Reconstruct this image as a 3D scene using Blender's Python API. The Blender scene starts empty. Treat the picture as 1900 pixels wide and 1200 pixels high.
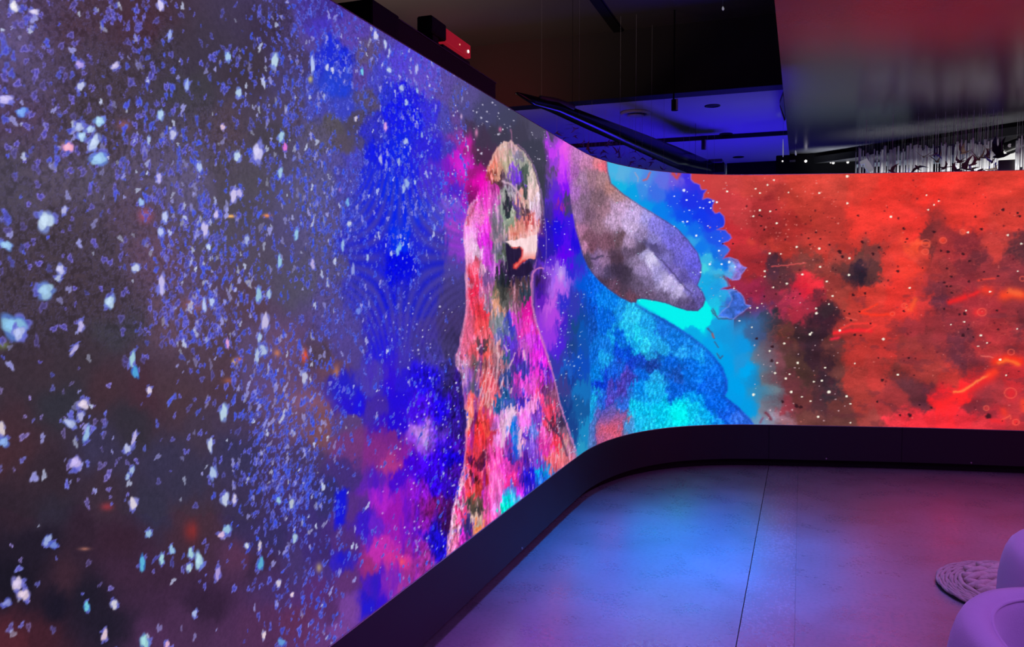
import bpy, bmesh, math, random
import numpy as np
from mathutils import Vector, Matrix

random.seed(5)
C = bpy.context.scene.collection
sc = bpy.context.scene
sc.view_settings.view_transform = 'Standard'
sc.view_settings.look = 'None'
sc.view_settings.gamma = 1
sc.view_settings.use_curve_mapping = False
sc.view_settings.exposure = 0.0

# ------------------------------------------------------------------ room geometry shared by the mural and the objects
F_PX, CX, CY, VPX, VPY, EYE = 1480.0, 950.0, 600.0, 1488.0, 527.0, 1.5
PITCH = math.atan((CY - VPY) / F_PX)
YAW = math.atan2(VPX - CX, math.hypot(F_PX, CY - VPY))
FW = np.array([-math.sin(YAW) * math.cos(PITCH), math.cos(YAW) * math.cos(PITCH), -math.sin(PITCH)])
RT = np.array([math.cos(YAW), math.sin(YAW), 0.0])
UP = np.cross(RT, FW)
Z_BOT, Z_TOP = 0.354, 2.379           # lower and upper edge of the LED screen


def ray(x, y):
    return FW * F_PX + RT * (x - CX) + UP * (CY - y)


def at_z(x, y, z):
    d = ray(x, y)
    return np.array([0, 0, EYE]) + d * ((z - EYE) / d[2])


def at_x(x, y, X):
    d = ray(x, y)
    return np.array([0, 0, EYE]) + d * (X / d[0])


def at_y(x, y, Y):
    d = ray(x, y)
    return np.array([0, 0, EYE]) + d * (Y / d[1])


def proj(P):
    v = P - np.array([0, 0, EYE])
    w = v @ FW
    return CX + F_PX * (v @ RT) / w, CY - F_PX * (v @ UP) / w


def smooth_path(pts, n=24):
    P = [np.array(p, float) for p in pts]
    P = [2 * P[0] - P[1]] + P + [2 * P[-1] - P[-2]]
    out = []
    for i in range(1, len(P) - 2):
        p0, p1, p2, p3 = P[i - 1:i + 3]
        for t in np.linspace(0, 1, n, endpoint=False):
            out.append(0.5 * (2 * p1 + (p2 - p0) * t + (2 * p0 - 5 * p1 + 4 * p2 - p3) * t * t + (3 * p1 - p0 - 3 * p2 + p3) * t ** 3))
    out.append(P[-2])
    return np.array(out)


# plan of the wall: straight left run, tight bend, right run, second bend back along the far right
PLAN = smooth_path([(-1.392, -1.6), (-1.392, 0.0), (-1.392, 1.5), (-1.392, 3.0), (-1.392, 4.3), (-1.390, 5.0), (-1.372, 5.43), (-1.298, 5.80),
                    (-1.165, 6.13), (-0.965, 6.41), (-0.72, 6.605), (-0.42, 6.745), (0.07, 6.875), (0.85, 7.06), (1.63, 7.20), (2.5, 7.34),
                    (3.1, 7.36), (3.6, 7.15), (3.95, 6.75), (4.1, 6.2), (4.1, 5.0), (4.1, 3.4)])
_seg = np.linalg.norm(np.diff(PLAN, axis=0), axis=1)
ARC = np.concatenate([[0], np.cumsum(_seg)])


def plan_at(s):
    return np.interp(s, ARC, PLAN[:, 0]), np.interp(s, ARC, PLAN[:, 1])

# ------------------------------------------------------------------ camera, world, lamps
cam = bpy.data.cameras.new('camera')
cam.sensor_width = 36
cam.lens = F_PX / 1900 * 36
cam.clip_start = 0.05
co = bpy.data.objects.new('camera', cam)
C.objects.link(co)
co.location = (0, 0, EYE)
co.rotation_euler = (math.pi / 2 - PITCH, 0, YAW)
sc.camera = co
w = bpy.data.worlds.new('world')
sc.world = w
w.use_nodes = True
w.node_tree.nodes['Background'].inputs[0].default_value = (0.30, 0.28, 0.45, 1)
w.node_tree.nodes['Background'].inputs[1].default_value = 0.01


def lamp(name, loc, aim, col, power, size=0.6, size_y=None, spread=180):
    d = bpy.data.lights.new(name, 'AREA')
    d.energy, d.color, d.size = power, col, size
    d.shape = 'RECTANGLE'
    d.size_y = size_y or size
    d.spread = math.radians(spread)
    o = bpy.data.objects.new(name, d)
    C.objects.link(o)
    o.location = loc
    o.rotation_euler = (Vector(aim) - Vector(loc)).to_track_quat('-Z', 'Y').to_euler()
    return o


lamp('blue_uplight', (-0.75, 9.9, 1.0), (-1.2, 9.9, 3.3), (0.035, 0.010, 1.0), 52, 1.2)
lamp('soffit_fill', (0.5, 9.02, 1.9), (0.5, 9.04, 2.9), (0.9, 0.95, 1.0), 3.2, 0.9, 0.16, 30)  # unseen lamp added for the pale patch at the panel's far end
lamp('grey_spill', (0.35, 8.6, 1.2), (-0.5, 8.3, 3.3), (0.6, 0.58, 0.85), 0.35, 0.4, 0.4, 60)
lamp('rod_fill', (1.6, 7.42, 1.2), (1.7, 7.84, 2.6), (1.0, 0.98, 0.95), 4.5, 2.6, 0.2, 30)  # unseen lamp added behind the screen to brighten the rods
lamp('partition_fill', (0.6, 12.2, 1.9), (0.4, 15, 0.9), (0.8, 1.0, 1.0), 36, 1.2)  # unseen lamp added so the grey partition shows in the ceiling reflection
lamp('violet_fill', (1.5, 2.4, 2.86), (1.4, 2.8, 0.0), (0.50, 0.18, 1.0), 76, 1.8)  # added, unseen: violet light for the seats and the floor around them
lamp('blue_fill', (-0.5, 4.5, 3.9), (-0.5, 4.4, 0.0), (0.0, 0.19, 1.0), 26, 0.7, 0.9, 40)  # added, unseen: strengthens the screen's blue glow on the floor
lamp('purple_fill', (-0.5, 2.8, 3.9), (-0.5, 2.8, 0.0), (0.50, 0.13, 1.0), 9, 0.7, 0.9, 42)  # added, unseen: purple glow for the lower left floor
lamp('lilac_fill', (1.3, 5.0, 2.86), (1.2, 4.7, 0.0), (0.50, 0.22, 1.0), 13, 0.9, 0.9, 100)  # added, unseen: turns the right-hand floor from red to violet
lamp('red_fill', (-3.2, 5.9, 3.3), (-3.2, 7.7, 3.62), (1.0, 0.01, 0.06), 1.5, 0.4, 0.3, 80)  # added, unseen: maroon cast on the beam in place of screen light
lamp('amber_fill', (-3.2, 5.2, 2.2), (-3.1, 5.9, 3.94), (1.0, 0.70, 0.56), 17, 0.8, 0.8, 110)  # added, unseen: lifts the upper ceiling to brown


def make_grid(step=1.6, rows=860):
    """grid of the screen: finer where it is seen from further away"""
    s = np.linspace(0, ARC[-1], 6000)
    x, y = plan_at(s)
    P = np.stack([x, y, np.full_like(x, 1.45)], 1)
    dist = np.hypot(x, y)
    # metres of wall per grid step, from distance and obliqueness
    tx, ty = np.gradient(x, s), np.gradient(y, s)
    cosi = np.abs(x * ty - y * tx) / np.maximum(dist, 1e-3)
    dens = np.clip(F_PX * cosi / np.maximum(dist, 0.6) / step, 8, 2000)
    vis = (y > 0.9) & (s < ARC[-1] - 4.9)
    dens = np.where(vis, dens, np.where(y < 0.9, 200, 25))
    dens = np.where(s > ARC[-1] - 4.9, 60, dens)
    cum = np.concatenate([[0], np.cumsum(0.5 * (dens[1:] + dens[:-1]) * np.diff(s))])
    n = int(cum[-1])
    S1 = np.interp(np.linspace(0, cum[-1], n), cum, s)
    Z1 = np.linspace(Z_BOT, Z_TOP, rows)
    SS, ZZ = np.meshgrid(S1, Z1)
    gx, gy = plan_at(S1)
    front = gy > 0.35
    v = np.stack([np.broadcast_to(gx, SS.shape), np.broadcast_to(gy, SS.shape), ZZ - EYE], -1)
    w = np.maximum(v @ FW, 0.05)
    PX = CX + F_PX * (v @ RT) / w
    PY = CY - F_PX * (v @ UP) / w
    # keep the chart increasing beyond the bend and behind the visitor
    mid = PX[rows // 2]
    j0 = int(np.argmax(gy > 0.9))
    for j in range(j0 - 1, -1, -1):
        PX[:, j] = PX[:, j + 1] - 3.0
        PY[:, j] = PY[:, j0]
    jm = int(np.argmax(PX[rows // 2] > 1960))
    for j in range(jm, PX.shape[1]):
        PX[:, j] = PX[:, j - 1] + 4.0
        PY[:, j] = PY[:, jm - 1]
    return S1, Z1, SS.astype(np.float32), ZZ.astype(np.float32), PX.astype(np.float32), PY.astype(np.float32)
# ------------------------------------------------------------------ the artwork shown on the LED screen, painted on a grid of the screen
def hash2(ix, iy, seed):
    h = (ix.astype(np.int64) * 374761393 + iy.astype(np.int64) * 668265263 + seed * 974711) & 0x7fffffff
    h = ((h ^ (h >> 13)) * 1274126177) & 0x7fffffff
    h = h ^ (h >> 16)
    return (h & 0xffff).astype(np.float32) / 65535.0


def vnoise(x, y, seed):
    ix, iy = np.floor(x), np.floor(y)
    fx, fy = (x - ix).astype(np.float32), (y - iy).astype(np.float32)
    ix, iy = ix.astype(np.int64), iy.astype(np.int64)
    fx, fy = fx * fx * (3 - 2 * fx), fy * fy * (3 - 2 * fy)
    a, b, c, d = hash2(ix, iy, seed), hash2(ix + 1, iy, seed), hash2(ix, iy + 1, seed), hash2(ix + 1, iy + 1, seed)
    return (a + (b - a) * fx) * (1 - fy) + (c + (d - c) * fx) * fy


def fbm(x, y, seed, octv=4):
    t, a, n = 0, 0.5, 0
    for o in range(octv):
        t = t + a * vnoise(x * 2 ** o + o * 7.3, y * 2 ** o - o * 3.1, seed + o)
        n += a
        a *= 0.55
    return t / n - 0.5                  # -0.5 .. 0.5


def sstep(a, b, x):
    t = np.clip((x - a) / (b - a), 0, 1)
    return t * t * (3 - 2 * t)


def field(pts, X, Y, p=2.4, e=5.0):
    """colours at chosen places, blended into each other"""
    P = np.array([q[:2] for q in pts], np.float32)
    C = np.array([q[2:5] for q in pts], np.float32)
    out = np.empty(X.shape + (3,), np.float32)
    n = X.size
    xf, yf, of = X.reshape(-1), Y.reshape(-1), out.reshape(-1, 3)
    for k in range(0, n, 60000):
        d = (xf[k:k + 60000, None] - P[None, :, 0]) ** 2 + (yf[k:k + 60000, None] - P[None, :, 1]) ** 2 + e * e
        w = np.exp(-p * np.log(d))
        w /= w.sum(1, keepdims=True)
        of[k:k + 60000] = w @ C
    return out


def poly_mask(poly, X, Y, soft):
    """1 inside, 0 outside, soft edge; also returns signed distance (positive inside)"""
    P = np.array(poly, np.float32)
    m = soft + 14
    sel = (X > P[:, 0].min() - m) & (X < P[:, 0].max() + m) & (Y > P[:, 1].min() - m) & (Y < P[:, 1].max() + m)
    D = np.full(X.shape, -99.0, np.float32)
    x, y = X[sel], Y[sel]
    d2 = np.full(x.shape, 1e9, np.float32)
    ins = np.zeros(x.shape, bool)
    for (ax, ay), (bx, by) in zip(P, np.roll(P, -1, 0)):
        ex, ey = bx - ax, by - ay
        t = np.clip(((x - ax) * ex + (y - ay) * ey) / (ex * ex + ey * ey + 1e-9), 0, 1)
        d2 = np.minimum(d2, (x - ax - t * ex) ** 2 + (y - ay - t * ey) ** 2)
        if ay != by:
            c = ((ay > y) != (by > y)) & (x < ex * (y - ay) / ey + ax)
            ins ^= c
    d = np.sqrt(d2)
    D[sel] = np.where(ins, d, -d)
    return np.clip(D / soft * 0.5 + 0.5, 0, 1), D


def parse(txt):
    """'x y r g b; x y r g b; ...'"""
    return [tuple(float(v) for v in t.split()) for t in txt.replace('\n', ';').split(';') if t.strip()]


def chaikin(P, it=1):
    P = np.array(P, float)
    for _ in range(it):
        Q = np.roll(P, -1, 0)
        P = np.stack([0.75 * P + 0.25 * Q, 0.25 * P + 0.75 * Q], 1).reshape(-1, 2)
    return P


LEFT = parse('''20 60 82 64 124; 80 20 76 48 84; 60 120 76 60 100; 10 140 76 50 96; 150 40 78 44 62; 130 120 70 52 78; 200 150 68 52 60; 260 30 80 38 52; 300 90 62 50 62; 380 100 60 50 72
500 60 58 44 74; 560 100 66 52 92; 450 130 62 50 64; 350 160 60 60 66; 40 200 80 50 84; 200 250 72 56 64; 100 260 76 58 84; 160 190 68 54 60; 20 350 70 64 80; 100 330 78 68 86; 170 340 78 70 88; 250 330 80 68 94
100 430 68 54 60; 200 470 68 54 64; 250 400 84 60 80; 300 480 98 58 82; 60 520 66 50 58; 130 520 68 50 58; 400 420 78 72 90; 440 390 74 70 82; 480 500 78 70 92; 540 520 78 74 98; 350 330 82 76 118; 420 300 74 66 76
500 250 68 62 74; 420 230 78 60 70; 470 330 76 72 84; 560 350 82 78 114; 580 290 78 72 108; 540 210 74 62 92; 380 560 84 58 92; 460 560 86 58 76; 330 600 98 60 76; 100 600 60 46 56; 200 560 66 50 58; 220 620 56 56 64
60 680 64 44 54; 150 660 62 46 54; 200 740 78 42 50; 268 742 84 38 52; 110 740 46 50 62; 240 790 50 46 60; 30 830 80 38 46; 8 850 84 36 42; 100 880 56 36 50; 190 840 50 46 92; 300 850 48 46 90; 330 740 84 50 58
370 800 68 50 76; 400 700 84 50 64; 450 750 68 50 86; 470 660 86 64 112; 410 650 84 54 66; 520 650 104 68 108; 480 720 84 64 124; 540 745 112 74 112; 565 765 104 70 110; 600 790 124 74 84; 560 850 66 52 108; 430 850 48 46 98
350 900 48 46 86; 290 930 46 46 80; 200 935 64 40 58; 365 965 74 42 58; 345 1000 70 38 56; 90 960 46 40 60; 30 950 52 32 48; 150 1000 52 30 50; 220 1000 60 30 52; 60 1010 34 26 46; 20 1060 26 22 40; 100 1120 26 22 44
200 1160 32 26 48; 20 1190 96 28 40; 60 1175 74 26 40; 116 1078 66 34 50; 170 1110 30 26 46; 250 1050 64 32 62; 300 1100 66 32 70; 300 1070 62 32 62; 380 1120 54 28 62; 340 1160 76 36 82; 300 1190 80 36 86; 420 1160 80 38 88; 470 1180 84 40 88
500 1090 70 42 102; 540 1050 66 48 112; 500 1000 50 42 100; 450 950 52 42 90; 440 1030 92 44 82; 560 970 58 44 120; 580 1100 86 42 116; 540 1150 96 42 88; 610 1180 98 50 118; 600 1060 70 44 130; 570 1010 60 40 120; 470 1050 60 36 70
600 20 58 40 150; 585 70 78 62 150; 600 50 60 44 200; 620 100 16 34 232; 632 150 24 56 222; 600 200 60 60 170; 645 60 84 60 172; 675 105 90 74 118; 660 140 84 62 158; 645 205 52 62 200; 680 180 82 72 104; 664 225 76 68 92; 625 235 84 78 88; 600 270 84 78 104
640 262 84 74 92; 700 150 66 64 190; 745 140 82 64 208; 715 170 40 48 208; 750 175 28 24 226; 785 152 96 74 196; 820 170 90 72 158; 850 190 88 78 140; 730 200 20 24 234; 760 220 20 24 236; 795 205 54 44 216; 690 240 44 44 200; 676 262 74 68 120; 700 280 16 24 236; 750 280 14 34 236
795 280 44 34 218; 822 220 74 68 168; 862 210 78 72 132; 900 215 70 68 108; 930 225 66 66 96; 660 290 66 62 190; 625 310 78 72 150; 642 333 66 62 170; 600 345 80 78 130; 680 340 24 36 228; 720 350 10 38 236; 760 330 22 30 234; 800 340 66 44 216; 830 335 120 44 206
620 400 82 74 126; 660 400 44 54 206; 700 400 28 34 220; 740 400 10 36 236; 780 400 24 44 226; 812 400 64 64 210; 836 378 124 90 220; 845 400 120 60 220; 600 450 82 76 118; 650 450 38 40 204; 700 450 22 26 222; 740 450 4 46 240; 780 450 34 38 214; 822 450 54 48 176; 846 455 140 54 200; 630 500 78 72 120
680 500 32 34 206; 740 490 4 8 228; 800 490 32 34 194; 842 500 74 64 156; 620 550 78 66 130; 655 550 44 44 194; 720 550 22 24 214; 760 560 34 34 194; 800 560 42 38 176; 842 560 64 54 116; 640 600 74 62 150; 700 600 42 34 204; 750 600 54 44 184; 800 600 62 48 144; 842 600 64 50 104
640 655 78 62 144; 705 655 34 28 218; 750 660 62 48 176; 800 650 62 52 146; 836 645 62 52 104; 600 660 78 58 80; 620 690 104 66 90; 640 716 32 26 210; 660 755 34 14 220; 690 700 74 58 174; 750 700 42 24 210; 790 700 32 14 216; 832 690 52 42 156; 852 690 50 36 92
605 790 130 76 88; 640 790 90 62 126; 690 760 66 40 164; 740 740 36 14 216; 730 795 40 12 210; 782 760 66 14 226; 820 760 32 8 222; 850 760 34 22 100; 655 830 114 52 124; 700 850 128 42 136; 722 822 116 38 136; 745 850 130 32 156; 780 820 130 50 230; 783 812 180 120 230; 762 870 66 4 218
800 850 52 2 234; 840 850 24 4 206; 860 830 66 14 150; 722 868 168 52 136; 692 900 90 32 178; 740 890 74 12 206; 705 920 172 34 200; 730 945 152 24 176; 760 920 136 24 200; 800 900 50 4 224; 840 900 46 10 166; 640 880 66 44 126; 600 920 50 44 110; 660 950 84 44 134
682 980 56 24 200; 640 1020 80 44 124; 702 980 106 32 200; 740 980 156 28 178; 780 970 126 24 168; 802 950 116 22 116; 832 960 60 16 80; 800 1000 34 14 190; 822 1020 26 12 196; 760 1020 146 34 158; 712 1020 190 44 176; 682 1040 150 42 124; 634 1035 46 28 196
742 1042 210 50 150; 700 1080 66 24 190; 730 1080 160 52 160; 655 1080 94 48 116; 690 1122 42 22 196; 662 1130 116 62 156; 780 1060 150 44 146; 620 1130 84 44 106; 632 1170 116 62 150; 610 1020 60 40 110
856 250 136 54 156; 850 215 94 64 140; 868 268 186 24 160; 850 290 200 26 196; 862 310 214 30 206; 880 280 94 42 84; 895 290 74 42 74; 838 320 126 26 196; 860 340 180 24 150; 880 325 146 24 116; 892 338 236 16 180; 882 352 150 14 116; 862 370 160 34 206; 874 366 120 22 96; 845 350 76 34 206
852 395 156 54 216; 855 420 170 66 206; 830 280 66 54 180; 900 260 66 52 78; 880 240 64 54 82; 920 250 62 58 80; 960 250 64 60 82; 1000 240 76 72 98; 1015 242 96 86 120; 1010 300 64 62 82; 1000 330 58 58 74; 985 270 60 60 80; 852 455 150 70 210; 854 490 90 60 160; 850 520 66 56 124; 846 620 54 44 90; 842 700 40 30 90; 856 800 44 26 110; 850 880 60 14 150''')
MID = parse('''1012 250 70 66 90; 1005 300 60 60 78; 1006 330 58 56 74; 1012 350 66 56 110; 1022 262 150 70 200; 1028 275 196 60 244; 1045 290 226 80 236; 1050 275 240 92 236; 1046 310 210 66 252; 1040 330 176 44 248; 1030 300 150 60 220; 1024 320 90 70 120; 1020 335 110 70 170; 1028 350 96 44 206; 1020 365 86 46 196; 1036 372 94 24 234
1048 345 130 20 244; 1042 400 76 14 236; 1050 372 68 62 104; 1050 392 66 64 104; 1044 385 150 40 160; 1062 412 64 24 226; 1012 380 66 44 156; 1008 400 56 40 140; 1030 425 30 14 224; 1016 430 40 20 180; 1016 460 44 26 170; 1036 450 44 10 226; 1050 450 84 14 240; 1066 450 34 14 220; 1048 480 96 4 240; 1060 500 50 40 210; 1078 478 30 60 196
1004 450 50 26 160; 1000 470 54 30 130; 1020 490 90 40 210; 1022 505 140 80 220; 1042 508 160 120 240; 1036 530 186 96 236; 1026 520 150 90 240; 1010 520 80 34 150; 998 520 46 26 80; 1000 540 60 24 150; 1006 550 100 30 190; 1022 560 190 84 226; 1030 590 176 66 226; 1050 560 50 44 206; 1048 600 66 34 200; 1020 620 150 54 226; 1040 640 80 34 216
1036 680 56 54 166; 1062 560 50 56 176; 1066 600 26 72 136; 1060 640 28 66 140; 1060 700 24 62 150; 1052 690 30 90 196; 1056 760 24 58 134; 1062 800 26 66 140; 1076 720 22 112 190; 1078 680 16 76 190; 1082 800 26 136 196; 1074 840 40 150 196; 1086 540 4 84 214; 1080 590 20 70 160; 1082 640 20 80 176; 1098 545 4 94 226; 1072 760 22 90 160; 1045 720 60 60 140; 1085 610 14 84 180''')
FIG = parse('''935 285 206 166 156; 950 280 196 146 160; 925 290 228 144 136; 915 308 240 112 92; 905 325 150 50 46; 925 320 230 150 124; 940 310 186 166 136; 948 300 150 150 120; 960 290 136 124 160; 955 318 120 56 216; 962 332 94 34 226; 950 338 104 92 126; 970 300 166 166 156; 974 320 84 104 94; 985 330 196 176 166; 968 352 60 70 70; 966 345 80 80 90
935 345 94 62 92; 925 337 90 50 66; 915 350 196 34 156; 900 350 244 34 196; 905 372 236 64 196; 890 382 244 94 206; 941 372 50 44 66; 934 390 116 136 126; 945 384 40 50 60; 936 360 140 140 140; 950 352 156 146 166; 958 350 196 166 186; 955 380 104 64 166; 965 375 232 144 136; 975 380 196 156 144; 985 352 230 184 184; 992 375 226 196 220; 996 400 220 176 220
965 410 206 126 120; 985 410 206 84 84; 975 400 94 60 80; 950 410 124 136 112; 940 420 114 124 112; 955 428 206 136 120; 990 425 244 184 184; 945 400 160 170 150; 926 400 150 110 160; 920 380 190 60 180; 925 420 120 110 130; 862 430 236 104 230; 870 450 250 170 240; 885 440 250 140 230; 880 470 250 200 240; 868 480 240 150 200; 900 450 232 44 230; 905 480 206 64 216; 895 425 244 66 216
885 405 240 120 196; 870 405 200 60 110; 876 390 236 120 180; 895 500 238 176 220; 903 512 130 84 156; 920 440 156 124 146; 925 460 112 104 134; 930 480 110 120 120; 915 500 166 74 186; 936 470 84 92 84; 880 420 250 130 230; 866 520 232 146 186; 876 515 224 54 84; 882 540 240 44 84; 885 562 230 64 94; 868 580 230 96 136; 890 580 230 54 74; 896 600 234 74 84; 870 612 224 94 134; 884 498 220 80 110
900 540 176 94 156; 905 560 134 104 134; 915 550 124 112 94; 920 572 196 136 112; 930 540 60 60 60; 935 520 40 44 56; 940 560 94 92 92; 955 540 116 74 84; 975 540 50 60 80; 955 570 144 84 124; 970 520 74 54 64; 960 590 206 64 196; 978 575 216 24 156; 975 600 226 54 176; 945 600 64 64 196; 925 600 114 124 134; 935 622 84 94 156; 912 600 130 120 130; 900 622 230 94 112; 950 505 44 30 66; 980 500 50 40 90
850 668 200 150 190; 860 650 222 106 150; 880 650 226 84 104; 900 660 232 90 90; 885 690 236 124 124; 865 700 166 114 176; 874 694 150 90 160; 884 688 80 74 84; 880 720 110 94 130; 895 700 232 96 90; 892 645 90 60 70; 910 700 232 112 122; 905 730 240 156 156; 915 720 230 90 110; 920 690 120 84 104; 926 670 180 110 130; 935 660 60 92 134; 940 700 44 64 134; 932 740 30 84 146; 925 650 210 150 160; 945 640 94 54 206; 960 660 94 34 176
975 650 196 84 196; 985 640 206 64 216; 1000 640 196 34 226; 1005 670 236 44 226; 1000 700 246 54 220; 970 690 64 54 166; 980 720 236 84 216; 965 705 226 64 206; 960 730 150 60 190; 1012 690 104 34 196; 1016 720 114 54 124; 1024 735 130 70 110; 1005 740 240 64 134; 985 750 246 146 226; 968 742 70 44 196; 960 765 246 156 226; 970 780 244 114 226; 945 750 64 92 186; 951 768 226 186 216
935 790 240 176 220; 925 780 206 104 206; 944 778 220 170 220; 928 815 220 130 210; 880 770 236 116 104; 895 780 246 64 74; 885 810 240 52 60; 900 800 250 84 74; 884 790 150 40 46; 870 790 236 166 156; 870 830 236 64 134; 880 745 226 90 90; 910 770 200 60 110; 912 810 210 50 90; 955 795 10 120 226; 957 810 20 140 230; 957 832 34 64 206; 950 845 90 40 160; 966 820 240 166 206; 964 800 230 150 210; 975 810 94 44 186; 945 820 156 54 176
990 800 94 116 216; 985 830 116 74 206; 1000 770 120 60 190; 1010 800 236 84 186; 1020 770 240 64 104; 1026 792 120 40 70; 1032 820 240 54 84; 1045 830 196 136 146; 1060 835 186 116 156; 1046 800 124 84 114; 1038 780 70 50 90; 1015 830 216 54 166; 1000 860 126 64 206; 985 878 30 20 206; 1006 888 24 110 226; 980 900 44 24 196; 1004 876 4 170 236; 960 860 176 44 156; 975 860 80 30 160
940 860 240 64 196; 920 850 244 74 176; 900 865 230 84 116; 892 850 90 24 54; 885 858 110 24 60; 880 840 240 60 80; 880 875 236 54 94; 878 890 90 24 40; 870 900 240 64 94; 888 900 180 50 50; 900 890 206 44 64; 920 890 240 94 186; 950 890 230 44 146; 965 905 206 44 226; 950 910 94 116 226; 942 920 60 160 226; 940 932 4 214 224; 932 940 4 250 216; 922 932 240 136 236; 925 915 230 100 200
900 920 230 64 166; 880 930 100 80 70; 877 942 60 60 60; 870 920 244 64 74; 857 920 196 60 144; 862 880 230 120 180; 846 935 226 190 226; 840 970 240 170 196; 836 1000 244 156 176; 852 905 232 170 200; 855 960 226 60 130; 866 975 74 54 124; 870 990 50 34 134; 858 1000 196 34 186; 848 1000 236 110 170; 880 968 206 176 156; 886 980 250 144 84; 880 988 246 150 110; 900 960 240 94 156; 915 950 236 84 186; 1025 850 230 94 112; 1040 845 230 112 124''')
HEAD = parse('''1050 285 200 110 200; 1070 290 190 120 190; 1090 300 190 124 170; 1110 300 214 124 140; 1122 310 226 104 124; 1062 320 170 100 180; 1080 330 160 120 160; 1100 330 150 110 130; 1120 335 160 120 130; 1066 360 170 110 190; 1085 370 130 100 130; 1110 370 124 94 110; 1135 350 170 120 120; 1150 365 170 130 140; 1072 400 156 116 166; 1092 400 116 86 110
1120 390 150 110 130; 1150 385 186 150 190; 1180 395 190 164 216; 1076 430 180 120 160; 1090 440 120 80 100; 1110 420 140 104 124; 1140 410 190 156 196; 1170 420 196 170 216; 1200 400 156 146 216; 1220 420 130 120 216; 1240 420 110 106 210; 1084 460 190 130 170; 1100 460 110 70 90; 1125 450 120 80 100; 1150 445 104 76 90; 1165 450 170 140 180; 1185 440 150 130 180; 1210 450 150 140 220; 1250 450 116 106 216
1280 470 104 96 210; 1092 485 80 66 90; 1105 482 130 100 150; 1120 478 144 110 150; 1145 475 86 60 76; 1165 470 100 80 110; 1188 458 84 70 96; 1200 470 170 160 210; 1212 458 80 70 130; 1218 466 90 80 140; 1210 480 206 196 236; 1230 480 120 110 190; 1260 480 106 96 196; 1290 490 96 90 210; 1110 500 120 94 140; 1125 505 80 66 100; 1145 500 60 48 72; 1160 510 66 54 76; 1180 490 140 120 160; 1195 500 150 130 180
1120 525 76 56 80; 1140 530 100 70 96; 1155 540 84 64 84; 1160 520 70 58 80; 1180 530 96 80 110; 1200 520 116 100 140; 1230 510 150 140 196; 1250 500 110 96 176; 1250 530 180 166 220; 1240 520 200 186 230; 1262 540 190 176 220; 1270 520 96 84 166; 1290 510 96 88 196; 1280 540 120 110 190; 1170 555 100 64 84; 1200 548 104 84 116; 1230 552 104 88 124; 1270 560 90 76 120; 1295 545 106 96 180; 1300 560 92 80 150; 1290 572 84 70 124; 1145 548 116 70 90''')
CYAN = parse('''1132 315 70 180 230; 1150 322 90 176 226; 1180 328 80 160 230; 1205 330 80 136 230; 1230 332 96 110 228; 1256 336 110 90 224; 1275 335 64 50 228; 1150 345 20 180 228; 1170 360 10 160 230; 1190 350 60 140 230; 1220 360 60 110 230; 1250 370 30 76 236; 1280 370 30 50 230; 1295 350 50 50 226; 1200 385 10 150 232; 1225 390 10 126 236; 1270 400 16 76 236; 1300 400 20 56 236
1320 385 30 50 226; 1320 410 30 60 232; 1340 410 30 56 226; 1260 415 16 136 236; 1290 430 20 106 236; 1330 440 30 84 230; 1350 440 50 80 226; 1300 460 20 120 236; 1285 450 50 160 232; 1310 480 56 180 230; 1304 500 70 210 226; 1325 470 20 110 230; 1345 470 60 110 226; 1330 495 24 140 230; 1345 495 20 110 220; 1362 500 110 170 230; 1325 512 60 180 230; 1315 520 26 170 230
1350 515 80 170 236; 1372 505 130 120 220; 1366 516 140 110 196; 1330 535 30 160 230; 1310 535 20 170 230; 1345 550 40 170 230; 1330 560 30 190 232; 1360 560 60 110 220; 1375 560 70 106 210; 1365 575 60 110 216; 1348 580 50 140 226; 1325 580 20 206 230; 1312 590 4 236 240; 1240 576 4 240 240; 1270 590 4 244 240; 1205 562 10 220 240; 1300 600 0 246 244; 1330 600 20 160 226; 1340 620 20 150 220; 1370 600 40 140 206
1290 620 10 170 232; 1320 640 6 164 236; 1350 680 0 160 236; 1380 640 14 150 226; 1370 720 0 160 236; 1390 760 4 156 230; 1400 700 20 140 206; 1400 620 60 100 150; 1410 660 100 124 150; 1410 720 50 140 190; 1405 780 100 150 190; 1425 700 104 120 136; 1425 760 120 130 150; 1390 690 0 166 240; 1360 740 4 156 234; 1375 675 30 150 220''')
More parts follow.
